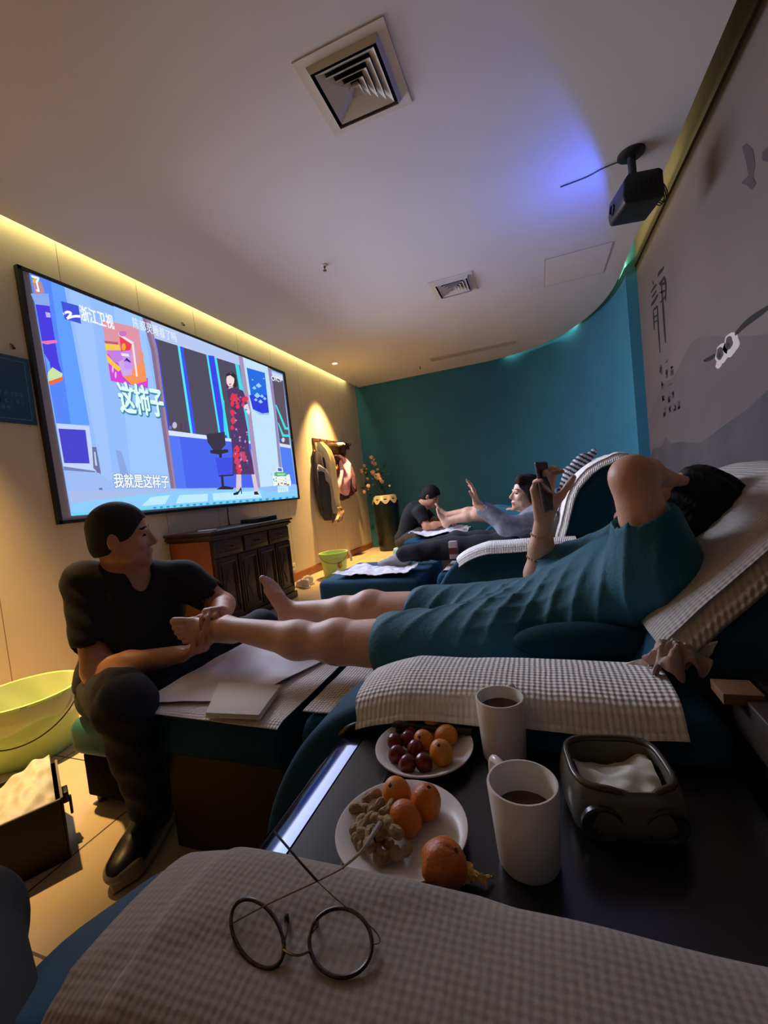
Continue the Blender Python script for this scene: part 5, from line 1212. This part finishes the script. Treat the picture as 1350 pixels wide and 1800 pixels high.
b.ell(chest, (.115, .17, .16), [unit((.9, -.40, 0)), unit((.40, .9, 0)), (0, 0, 1)], k=.05); b.ell(mid+arr((0, 0, -.03)), (.125, .155, .16), [unit((.9, -.40, 0)), unit((.40, .9, 0)), (0, 0, 1)], k=.06); b.ell(pel, (.14, .165, .10), k=.05)
b.cap(nb+arr((0, 0, -.02)), shR, .05, .055, k=.05); b.cap(nb+arr((0, 0, -.02)), shL, .05, .055, k=.05)
b.chain([shR, (shR+elR)/2, elR], [.058, .050, .042], k=.03); b.chain([elR, elR*.6+wrR*.4, wrR], [.043, .042, .029], k=.02)
b.chain([shL, (shL+elL)/2, elL], [.058, .050, .042], k=.03); b.chain([elL, elL*.55+wrL*.45, wrL], [.043, .040, .029], k=.02)
for h_, kn, an in ((hipR, knR, anR), (hipL, knL, anL)):
    b.chain([h_, kn], [.082, .060], k=.04); b.chain([kn, kn*.65+an*.35, an], [.056, .054, .036], k=.03)
# his left hand closes over the instep from above, his right hand cups the heel
kn_ = A_(370, 1068, y=1.10)
hand(b, wrL, kn_-wrL+arr((0, -.02, .004)), (.15, -.2, -1), (-1, 0, 0), [(.75, .55, .35), (.8, .55, .35), (.8, .6, .4), (.85, .6, .4)], .25, (.5, .7, .1), (.2, .3), .98)
hand(b, wrR, A_(375, 1136, y=1.07)-wrR, (.0, .15, 1), (-.2, .9, 0), [(.5, .5, .4), (.5, .5, .4), (.55, .5, .4), (.6, .5, .4)], .1, (.5, .5, .7), (.3, .3), .98)
pm = thing('person', 'person in black T-shirt and jeans on a low stool, kneading a bare foot', 'person', (-1.5, 1.16, 0))
blobobj('body', b, .0052, [M_SKIN, M_LIP, M_EYE], pm, paint=facepaint(fr1, False))
# hair: short crop
def crop(P, fr, s, grow=.006, m=M_HAIR, parent=None, front=.045, low=-.055, h=.005):
    f, r, u, c, sc_ = fr; b = Blob(); A = [f, r, u]; R = lambda *q_: tuple(v*s for v in q_)
    b.ell(P(-.012, 0, .034), R(.096+grow, .078+grow, .089+grow), A, k=.01)
    b.ell(P(-.048, 0, -.030), R(.054+grow, .066+grow, .062), A, k=.03)
    b.ell(P(.094, 0, -.038), R(.085, .078, .100), A, k=.012, sub=True)                     # open face
    for sg in (-1, 1):
        b.ell(P(.020, sg*.092, -.055), R(.045, .035, .052), A, k=.012, sub=True)            # cheek and below the ear
        b.ell(P(-.008, sg*.092, -.010), R(.020, .022, .032), A, k=.006, sub=True)           # ear
    b.cut(P(-.03, 0, low), -u*.95+f*.25)
    return blobobj('hair', b, h, m, parent)
crop(P1, fr1, 1.02, .004, mat('hair_crop', (22, 18, 16), rough=.8, bump=1, bscale=300), pm)
# T-shirt
b = Blob(); ax = [unit((.9, -.40, 0)), unit((.40, .9, 0)), arr((0, 0, 1))]
b.ell(chest, (.130, .190, .175), ax, k=.05); b.ell(mid+arr((0, 0, -.04)), (.142, .176, .19), ax, k=.06); b.ell(pel+arr((0, 0, .02)), (.160, .185, .10), ax, k=.05)
b.cap(nb+arr((0, 0, -.035)), shR, .066, .072, k=.05); b.cap(nb+arr((0, 0, -.035)), shL, .066, .072, k=.05)
sR = shR+(elR-shR)*.66; sL = shL+(elL-shL)*.60
b.cap(shR, sR, .074, .070, k=.03); b.cap(shL, sL, .074, .068, k=.03)
b.cap(sR-(elR-shR)*.10, sR+(elR-shR)*.4, .058, .062, k=.004, sub=True); b.cap(sL-(elL-shL)*.10, sL+(elL-shL)*.4, .055, .060, k=.004, sub=True)
fwd = ax[0]; vb = nb+fwd*.06
b.chain([nb+arr((0, 0, .03)), nb+arr((0, 0, -.01))+fwd*.03], [.062, .066], k=.004)
b.ops[-1] = b.ops[-1][:6]+(True,)
b.chain([nb+fwd*.06+arr((0, 0, -.0)), chest+fwd*.16+arr((0, 0, .06))], [.050, .014], k=.006); b.ops[-1] = b.ops[-1][:6]+(True,)
b.cut(pel+arr((0, 0, -.08)), (0, 0, -1))
wr = lambda X, Y, Z: .003*np.sin(X*38+Z*55+2*np.sin(Y*20))*np.sin(Z*30+Y*25)
blobobj('t_shirt', b, .0055, M_TEE, pm, disp=wr, relax=4)
b = Blob(); 
for h_, kn, an in ((hipR, knR, anR), (hipL, knL, anL)):
    b.chain([h_, kn], [.100, .076], k=.05); b.chain([kn, kn*.6+an*.4, an+arr((0, 0, .0))], [.073, .068, .058], k=.03)
b.ell(pel+arr((0, 0, -.02)), (.155, .18, .10), ax, k=.05); b.cut(arr((0, 0, .085)), (0, 0, -1))
blobobj('jeans', b, .007, M_JEAN, pm, disp=lambda X, Y, Z: .005*np.sin(Z*60+X*20)*np.sin(Y*40+X*30))
def shoe(an, d, parent, m=M_BLACK):
    d = unit((d[0], d[1], 0)); r = np.array([-d[1], d[0], 0]); g = arr((an[0], an[1], 0)); u = arr((0, 0, 1))
    b = Blob(); P = lambda x, y, z: g+d*x+r*y+u*z
    b.ell(P(-.03, 0, .055), (.06, .040, .05), [d, r, u], k=.03); b.ell(P(.12, 0, .045), (.075, .048, .036), [d, r, u], k=.03); b.cap(P(-.01, 0, .09), P(.09, 0, .062), .042, .036, k=.03); b.cut(P(0, 0, .022), -u)
    blobobj('shoe', b, .005, m, parent)
    b = MB(); out = [(-.095, 0), (-.085, .036), (-.02, .040), (.08, .052), (.15, .046), (.198, 0), (.15, -.046), (.08, -.052), (-.02, -.040), (-.085, -.036)]
    b.prism(out, 'z', .002, .028); b.v = [tuple(P(*q_)) for q_ in b.v]; b.build('shoe_sole', mat('sole_offwhite', (176, 168, 150), rough=.6), parent, bevel=.008)
    b = Blob(); b.ell(P(.135, 0, .040), (.062, .050, .034), [d, r, u], k=.01); b.cut(P(.128, 0, 0), -d); b.cut(P(0, 0, .020), -u); blobobj('toe_cap', b, .005, mat('toe_cap_white', (150, 142, 126), rough=.5), parent)
    b = MB()
    for k in range(4): b.tube([P(.03+.022*k, -.03, .092-.010*k), P(.03+.022*k, 0, .104-.011*k), P(.03+.022*k, .03, .092-.010*k)], .004, 6)
    b.build('laces', M_BLACK, parent, smooth=True)
shoe(anR, (.30, -.95), pm); shoe(anL, (.7, .5), pm)

# ---------------------------------------------------------------- 2. the person in the teal robe
knN = arr((-.585, 1.09, .575)); anN = A_(398, 1103, y=1.12); hipN = arr((-.12, 1.06, .585))
knF = arr((-.575, 1.33, .598)); anF = arr((-.905, 1.37, .585)); hipF = arr((-.12, 1.27, .585))
pelv = arr((-.10, 1.16, .575)); waist = arr((.01, 1.16, .63)); ches = arr((.15, 1.14, .715)); nk = arr((.265, 1.14, .80))
hc = A_(1192, 905, y=1.17); hf = unit((-.55, .12, .75)); hu = unit((.80, .05, .45))
shN = A_(1150, 985, y=.99); elN = A_(1112, 838, y=.97); wrN = A_(1150, 836, y=1.10)
shF = arr((.20, 1.31, .77)); elF = A_(946, 1010, y=1.33); wrF = A_(957, 906, y=1.30)
b = Blob(); P2, fr2 = head(b, hc, hf, hu, .97, True)
neck(b, nk, P2, .050)
b.ell(ches, (.16, .155, .095), [unit((.8, 0, .5)), (0, 1, 0), unit((-.5, 0, .8))], k=.05); b.ell(waist, (.15, .14, .09), [unit((.85, 0, .45)), (0, 1, 0), unit((-.45, 0, .85))], k=.05); b.ell(pelv, (.14, .165, .095), k=.05)
b.cap(nk, shN, .045, .05, k=.04); b.cap(nk, shF, .045, .05, k=.04)
b.chain([shN, elN], [.050, .040], k=.03); b.chain([elN, elN*.5+wrN*.5, wrN], [.040, .036, .026], k=.02)
b.chain([shF, elF], [.048, .040], k=.03); b.chain([elF, elF*.55+wrF*.45, wrF], [.037, .033, .025], k=.02)
for h_, kn, an in ((hipN, knN, anN), (hipF, knF, anF)):
    b.chain([h_, kn], [.088, .060], k=.04); b.ell(kn+arr((0, 0, .02)), (.045, .045, .04), k=.03)
    cf = kn*.66+an*.34+arr((0, 0, -.010)); b.chain([kn, cf, an], [.054, .053, .033], k=.035)
foot(b, anN, (-.78, -.58, .22), (.50, -.72, .48), (.1, .2, 1), 1.0)
foot(b, anF, (-.28, -.02, 1), (-1, .05, -.25) if False else (1, 0, .25), (0, -1, 0), .92)
hand(b, wrF, (.0, -.02, 1), (.5, -.7, .1), (.85, .3, 0), [(.5, .7, .5), (.45, .7, .5), (.5, .7, .5), (.55, .7, .5)], .15, (.75, .7, .2), (.1, .15), .98)
hand(b, wrN, (.7, .55, -.25), (.2, .3, -1), (0, 1, 0), [(.4, .4, .3)]*4, .1, (.6, .6, .3), (.2, .2), .95)
pn = thing('person', 'reclining person in a teal robe, one arm bent behind the head, holding up a phone', 'person', (-.1, 1.16, .45))
blobobj('body', b, .0044, [M_SKINL, M_LIP, M_EYE], pn, paint=facepaint(fr2))
# dark hair with a bun
b = Blob(); f, r, u, c, s = fr2
b.ell(P2(-.02, 0, .038), (.110, .092, .100), [f, r, u], k=.02); b.ell(P2(-.055, 0, -.03), (.062, .080, .075), [f, r, u], k=.03); b.cap(P2(-.02, .06, .0), P2(-.03, .055, -.09), .035, .022, k=.02); b.cap(P2(-.02, -.06, .0), P2(-.03, -.055, -.09), .035, .022, k=.02)
bun = A_(1262, 872, y=1.13); b.cap(P2(-.05, 0, .09), bun, .045, .036, k=.02); b.ell(bun, (.044, .034, .032), k=.015)
b.cut(P2(.060, 0, .03), f*.9-u*.30)
blobobj('hair', b, .006, M_HAIR, pn, disp=lambda X, Y, Z: .003*np.sin(X*150+Z*110+Y*60))
# robe: tunic, sleeves and wide shorts
M_ROBE = mat('teal_robe', (18, 96, 118), rough=.75, var=.12, vscale=10, bump=.35, bscale=120, sheen=.2)
b = Blob(); ax1 = [unit((.8, 0, .5)), arr((0, 1, 0)), unit((-.5, 0, .8))]
b.ell(ches+arr((.01, 0, 0)), (.175, .185, .118), ax1, k=.05); b.ell(waist, (.17, .178, .112), [unit((.88, 0, .40)), (0, 1, 0), unit((-.40, 0, .88))], k=.06); b.ell(pelv+arr((-.02, 0, -.005)), (.17, .200, .112), k=.06)
b.cap(nk+arr((-.02, 0, -.01)), shN, .055, .07, k=.05); b.cap(nk+arr((-.02, 0, -.01)), shF, .055, .065, k=.05)
sN = shN+(elN-shN)*.40; sF = shF+(elF-shF)*.78
b.cap(shN+arr((0, 0, -.02)), sN, .082, .066, k=.04); b.cap(shF, sF, .064, .070, k=.03)
b.cap(sN-(elN-shN)*.12, sN+(elN-shN)*.6, .050, .060, k=.005, sub=True); b.cap(sF-(elF-shF)*.1, sF+(elF-shF)*.4, .052, .058, k=.005, sub=True)
b.chain([hipN, hipN*.35+knN*.65+arr((.03, 0, -.012))], [.112, .098], k=.05); b.chain([hipF, hipF*.35+knF*.65+arr((.05, 0, 0))], [.108, .092], k=.05)
for h_, kn, e in ((hipN, knN, .0), (hipF, knF, .03)):
    d_ = kn-h_; b.cap(h_+d_*.70+arr((e, 0, -.008)), h_+d_*1.1, .076, .086, k=.005, sub=True)
# drapery: long soft folds running from the shoulder down to the hip, and short ones around the hips
def drape(X, Y, Z):
    a = X*.80+Z*.35-(Y-1.15)*.25; c_ = Z*.9-X*.25+(Y-1.15)*.8
    w1 = np.sin(a*46+5*np.sin(c_*5)+2*np.sin(X*7)); m1 = .5+.5*np.sin(c_*13+X*6+1)
    w2 = np.sin(c_*62+4*np.sin(a*7)); m2 = np.clip(np.sin(X*9+2.2), 0, 1)
    return -.0050*(1-np.abs(w1))**2*m1*1.6-.0045*(1-np.abs(w2))**2*m2+.003*np.sin(a*17+c_*11)
blobobj('teal_robe', b, .0055, M_ROBE, pn, disp=drape, relax=3)
# phone in the raised hand
p = A_(960, 862, y=1.28); t = thing('phone', 'dark smartphone held upright in the raised hand of the robed person', 'phone', tuple(p))
PM = Matrix.Translation(Vector(p)) @ Matrix.Rotation(math.radians(-24), 4, 'Z') @ Matrix.Rotation(math.radians(-6), 4, 'Y')
b = MB(); b.box((-.0045, -.035, -.060), (.0045, .035, .082), M=PM); b.build('case', mat('phone_case', (90, 88, 92), rough=.35), t, bevel=.004)
b = MB(); b.box((.0043, -.032, -.055), (.0049, .032, .078), M=PM); b.build('display', mat('phone_glass', (16, 16, 20), rough=.1), t)
# beaded bracelets along the forearm
fa = wrF-elF
t = thing('bracelets', 'pale beaded bracelets stacked along the forearm that holds the phone', 'bracelet', tuple(elF+fa*.5))
for i, q_ in enumerate((.30, .42, .55, .68)):
    c_ = elF+fa*q_; a1 = unit(np.cross(fa, (0, 1, 0))); a2 = unit(np.cross(fa, a1)); b = MB()
    for k in range(22):
        a = 6.2832*k/22; pp = c_+(a1*math.cos(a)+a2*math.sin(a))*(.0395-.013*q_); b.lathe([(0, -.0035), (.003, -.002), (.0035, 0), (.003, .002), (0, .0035)], tuple(pp), 6)
    b.build('bead_strand', mat('bead_pale', (206, 176, 130), rough=.3), t, smooth=True)

# ---------------------------------------------------------------- 3. the person in the pale blouse on the second recliner
hc = A_(925, 868, y=2.84); hf = unit((-.86, -.34, .12)); hu = (.10, 0, 1)
pelv = arr((-.16, 2.83, .56)); ches = arr((-.02, 2.83, .68)); nk = arr((.02, 2.83, .765))
shN = arr((.02, 2.66, .72)); elN = A_(890, 925, y=2.62); wrN = A_(838, 885, y=2.66); shF = arr((.0, 3.0, .72)); elF = arr((-.12, 3.06, .60)); wrF = arr((-.33, 2.98, .60))
knN = A_(792, 964, y=2.76); anN = A_(706, 974, y=2.72); knF = A_(802, 953, y=2.95); anF = A_(745, 964, y=2.92); hipN = pelv+arr((0, -.09, 0)); hipF = pelv+arr((0, .09, 0))
b = Blob(); P3, fr3 = head(b, hc, hf, hu, .92, True); neck(b, nk, P3, .048)
b.ell(ches, (.10, .155, .13), k=.05); b.ell((ches+pelv)/2, (.11, .15, .12), k=.05); b.ell(pelv, (.14, .165, .10), k=.05)
b.cap(nk, shN, .045, .05, k=.04); b.cap(nk, shF, .045, .05, k=.04)
for S_, E_, W_ in ((shN, elN, wrN), (shF, elF, wrF)): b.chain([S_, E_], [.050, .040], k=.03); b.chain([E_, E_*.5+W_*.5, W_], [.040, .036, .026], k=.02)
for h_, kn, an in ((hipN, knN, anN), (hipF, knF, anF)): b.chain([h_, kn], [.085, .058], k=.04); b.chain([kn, kn*.65+an*.35, an], [.054, .050, .034], k=.03)
foot(b, anN, (-1, -.15, .05), (-.05, -.3, 1), (0, 1, 0), .95, False); foot(b, anF, (-1, 0, .25), (-.25, 0, 1), (0, -1, 0), .95, False)
hand(b, wrN, (-.15, .05, 1), (-.9, -.2, 0), (0, -1, .2), [(.2, .25, .2)]*4, .3, (.5, .8, .2), (.1, .1), .95); hand(b, wrF, (-1, -.1, 0), (0, 0, -1), (0, -1, 0), [(.3, .3, .2)]*4, .1)
pw = thing('person', 'person in pale blouse and dark trousers sitting up in a recliner, waving a hand', 'person', (-.1, 2.83, .45))
blobobj('body', b, .0055, [M_SKINL, M_LIP, M_EYE], pw, paint=facepaint(fr3))
b = Blob(); f, r, u, c, s = fr3
b.ell(P3(-.02, 0, .036), (.100, .086, .092), [f, r, u], k=.02); b.ell(P3(-.06, 0, -.04), (.050, .075, .07), [f, r, u], k=.03); b.cap(P3(.0, .074, .03), P3(-.02, .070, -.085), .032, .026, k=.02); b.cap(P3(.0, -.074, .03), P3(-.02, -.070, -.085), .032, .026, k=.02); b.cap(P3(.055, -.04, .085), P3(.03, .05, .095), .030, .030, k=.02); b.cap(P3(-.08, -.03, -.05), P3(-.08, .03, -.05), .045, k=.03)
b.cut(P3(.062, 0, .045), f*.82-u*.57)
blobobj('hair', b, .006, mat('hair_brownish', (26, 16, 13), rough=.8, spec=.2, bump=1, bscale=110), pw, disp=lambda X, Y, Z: .003*np.sin(Y*120+Z*100+X*60))
M_BLOUSE = mat('pale_blouse', (150, 156, 172), rough=.85, rgb2=(112, 116, 134), vscale=30)
b = Blob(); b.ell(ches, (.125, .178, .15), k=.05); b.ell((ches+pelv)/2, (.135, .175, .13), k=.05)
b.cap(nk+arr((-.01, 0, -.02)), shN, .055, .062, k=.04); b.cap(nk+arr((-.01, 0, -.02)), shF, .055, .062, k=.04)
for S_, E_, W_ in ((shN, elN, wrN), (shF, elF, wrF)): b.chain([S_, E_, E_*.25+W_*.75], [.066, .060, .046], k=.03); b.cap(E_*.3+W_*.7, W_*1.3-E_*.3, .034, .040, k=.004, sub=True)
b.cap(nk+arr((-.05, 0, .04)), ches+arr((-.16, -.02, .06)), .050, .012, k=.006, sub=True)
blobobj('blouse', b, .007, M_BLOUSE, pw, disp=lambda X, Y, Z: .006*np.sin(X*45+Z*50)*np.sin(Y*35+Z*20))
b = Blob(); b.ell(ches+arr((.03, -.03, -.03)), (.125, .165, .12), k=.04); b.cap(shN+arr((.03, 0, -.03)), shN+arr((.02, -.02, -.13)), .07, .06, k=.03); b.cut(ches+arr((.0, 0, 0)), (-1, .25, .25))
blobobj('vest', b, .007, mat('olive_vest', (110, 104, 98), rough=.9), pw, disp=lambda X, Y, Z: .005*np.sin(X*50+Z*40+Y*30))
b = Blob()
for h_, kn, an in ((hipN, knN, anN), (hipF, knF, anF)): b.chain([h_, kn], [.100, .074], k=.05); b.chain([kn, an+(kn-an)*.05], [.072, .056], k=.03)
b.ell(pelv, (.155, .18, .112), k=.05); blobobj('trousers', b, .008, mat('navy_trousers', (15, 17, 27), rough=.9), pw, disp=lambda X, Y, Z: .005*np.sin(X*45+Y*40)*np.sin(Z*40))
M_SOCK = mat('grey_sock', (150, 146, 150), rough=.95, var=.15, vscale=50)
for an, d_, u_, bg in ((anN, (-1, -.15, .05), (-.05, -.3, 1), (0, 1, 0)), (anF, (-1, 0, .25), (-.25, 0, 1), (0, -1, 0))):
    b = Blob(); foot(b, an, d_, u_, bg, 1.02, False); b.cap(an, an+arr((.08, 0, .0)), .040, .043, k=.02); d0 = unit(d_); b.ell(an+d0*.125-arr((0, 0, .058)), (.05, .042, .02), k=.02); blobobj('sock', b, .006, M_SOCK, pw)

# ---------------------------------------------------------------- 4. far crouching person in black
hc = A_(757, 873, y=4.80); hf = unit((.80, -.10, -.50)); hu = unit((.55, 0, .8))
pelv = arr((-1.50, 4.80, .39)); ches = A_(727, 905, y=4.80); nk = A_(744, 888, y=4.80)
shN = A_(738, 900, y=4.64); elN = A_(750, 926, y=4.58); wrN = A_(778, 920, y=4.60); shF = A_(742, 897, y=4.97); elF = A_(764, 918, y=4.96); wrF = A_(782, 915, y=4.80)
knN = A_(752, 938, y=4.52) if False else arr((-1.20, 4.55, .44)); anN = arr((-1.42, 4.40, .09)); knF = arr((-1.15, 5.02, .46)); anF = arr((-1.25, 5.05, .09)); hipN = pelv+arr((0, -.09, 0)); hipF = pelv+arr((0, .09, 0))
anN = arr((-1.45, 4.58, .09)); knN = A_(738, 940, y=4.58)
b = Blob(); P4, fr4 = head(b, hc, hf, hu, 1.0); neck(b, nk, P4, .055)
axm = [unit((.75, 0, -.35)), arr((0, 1, 0)), unit((.35, 0, .75))]
b.ell(ches, (.11, .17, .16), axm, k=.05); b.ell((ches+pelv)/2, (.12, .155, .16), axm, k=.06); b.ell(pelv, (.14, .165, .10), k=.05)
b.cap(nk, shN, .05, .055, k=.05); b.cap(nk, shF, .05, .055, k=.05)
for S_, E_, W_ in ((shN, elN, wrN), (shF, elF, wrF)): b.chain([S_, E_], [.056, .044], k=.03); b.chain([E_, E_*.5+W_*.5, W_], [.043, .040, .028], k=.02)
for h_, kn, an in ((hipN, knN, anN), (hipF, knF, anF)): b.chain([h_, kn], [.082, .060], k=.04); b.chain([kn, an], [.056, .036], k=.03)
hand(b, wrN, (1, .15, .1), (0, .3, -1), (0, 1, 0), [(.5, .5, .3)]*4, .1); hand(b, wrF, (1, -.2, .1), (0, -.3, -1), (0, -1, 0), [(.5, .5, .3)]*4, .1)
pf = thing('person', 'far person in black T-shirt crouching on a pale stool, bent over bare feet', 'person', (-1.5, 4.8, 0))
blobobj('body', b, .0065, [M_SKIN, M_LIP, M_EYE], pf, paint=facepaint(fr4, False)); crop(P4, fr4, 1.0, .012, M_HAIR, pf, front=.05, h=.006)
b = Blob(); b.ell(ches, (.126, .188, .172), axm, k=.05); b.ell((ches+pelv)/2, (.136, .172, .18), axm, k=.06); b.ell(pelv+arr((0, 0, .03)), (.155, .182, .10), k=.05); b.cap(nk+arr((-.02, 0, -.02)), shN, .062, .068, k=.05); b.cap(nk+arr((-.02, 0, -.02)), shF, .062, .068, k=.05)
for S_, E_ in ((shN, elN), (shF, elF)): q_ = S_+(E_-S_)*.62; b.cap(S_, q_, .070, .064, k=.03); b.cap(q_-(E_-S_)*.1, q_+(E_-S_)*.4, .052, .058, k=.004, sub=True)
blobobj('t_shirt', b, .008, M_TEE, pf)
b = Blob(); b.ell(pelv+arr((0, 0, -.01)), (.155, .18, .10), k=.05)
for h_, kn, an in ((hipN, knN, anN), (hipF, knF, anF)): b.chain([h_, kn], [.100, .078], k=.05); b.chain([kn, an], [.072, .056], k=.03)
b.cut(arr((0, 0, .08)), (0, 0, -1)); blobobj('camouflage_trousers', b, .008, mat('camo', (78, 66, 50), rough=.9, rgb2=(40, 36, 30), vscale=16), pf)
shoe(anN, (.9, -.3), pf); shoe(anF, (.9, .2), pf)

# ---------------------------------------------------------------- 5. farthest guest, mostly hidden
pelv = arr((-.16, 4.55, .56)); ches = arr((.10, 4.55, .70)); nk = arr((.25, 4.55, .80)); hc = arr((.34, 4.55, .88))
knN = A_(838, 905, y=4.46); anN = A_(788, 915, y=4.46); knF = A_(842, 898, y=4.64); anF = A_(787, 905, y=4.66); hipN = pelv+arr((0, -.09, 0)); hipF = pelv+arr((0, .09, 0))
b = Blob(); P5, fr5 = head(b, hc, (-.6, 0, .75), (.8, 0, .5), .95); neck(b, nk, P5)
b.ell(ches, (.15, .16, .10), ax1, k=.05); b.ell((ches+pelv)/2, (.15, .15, .09), ax1, k=.05); b.ell(pelv, (.14, .165, .10), k=.05)
for sg in (-1, 1): S_ = arr((.18, 4.55+sg*.18, .76)); E_ = arr((-.02, 4.55+sg*.24, .63)); W_ = arr((-.22, 4.55+sg*.14, .68)); b.cap(nk, S_, .045, .05, k=.04); b.chain([S_, E_], [.05, .04], k=.03); b.chain([E_, W_], [.04, .027], k=.02); hand(b, W_, (-1, -sg*.3, 0), (0, 0, -1), (0, -sg, 0), [(.3, .3, .2)]*4, .1)
for h_, kn, an in ((hipN, knN, anN), (hipF, knF, anF)): b.chain([h_, kn], [.088, .062], k=.04); b.chain([kn, kn*.65+an*.35, an], [.056, .054, .035], k=.03)
foot(b, anN, (-.35, 0, 1), (1, 0, .3), (0, 1, 0), .95); foot(b, anF, (-.35, 0, 1), (1, 0, .3), (0, -1, 0), .95)
pg = thing('person', 'farthest reclining person in teal clothes, bare feet held by the crouching worker', 'person', (-.1, 4.55, .45))
blobobj('body', b, .0065, [M_SKINL, M_LIP, M_EYE], pg, paint=facepaint(fr5)); crop(P5, fr5, .95, .012, M_HAIR, pg, front=.05, h=.007)
b = Blob(); b.ell(ches, (.17, .19, .12), ax1, k=.05); b.ell((ches+pelv)/2, (.17, .18, .112), ax1, k=.05); b.ell(pelv, (.17, .20, .115), k=.05)
for sg in (-1, 1): S_ = arr((.18, 4.55+sg*.18, .76)); E_ = arr((-.02, 4.55+sg*.24, .63)); b.cap(nk+arr((-.02, 0, -.02)), S_, .055, .065, k=.05); b.cap(S_, S_*.3+E_*.7, .066, .062, k=.03)
b.chain([hipN, hipN*.4+knN*.6], [.112, .098], k=.05); b.chain([hipF, hipF*.4+knF*.6], [.112, .098], k=.05)
blobobj('teal_clothes', b, .008, M_ROBE, pg)

# ---------------------------------------------------------------- 6. knee of the guest on the nearest recliner
knee = A_(-92, 1662, x=-.74)
b = Blob(); b.chain([(-.10, -.04, .57), knee, (-.82, .0, .50), (-1.0, -.02, .50)], [.085, .055, .05, .036], k=.04); b.chain([(-.10, -.22, .57), (-.50, -.22, .57), (-.82, -.20, .50), (-1.0, -.20, .50)], [.085, .062, .05, .036], k=.04)
b.ell((-.06, -.1, .57), (.13, .17, .10), k=.05)
for y in (-.02, -.20): foot(b, (-1.0, y, .54), (-.3, 0, 1), (1, 0, .3), (0, -1 if y > -.1 else 1, 0), .95)
pk = thing('person', 'bent knee in dark trousers at the lower left edge, on the nearest recliner', 'person', (-.4, -.1, .45))
blobobj('body', b, .008, M_SKINL, pk)
b = Blob(); b.chain([(-.10, -.04, .57), knee, (-.90, -.01, .51)], [.10, .070, .055], k=.04); b.chain([(-.10, -.22, .57), (-.50, -.22, .57), (-.90, -.20, .51)], [.10, .078, .055], k=.04); b.ell((-.06, -.1, .57), (.145, .185, .112), k=.05)
blobobj('trousers', b, .009, mat('black_trousers', (7, 8, 11), rough=.9), pk)
footstool(-1.28, -.74, -.34, .16, 'teal footstool of the nearest recliner, outside the lower left edge')
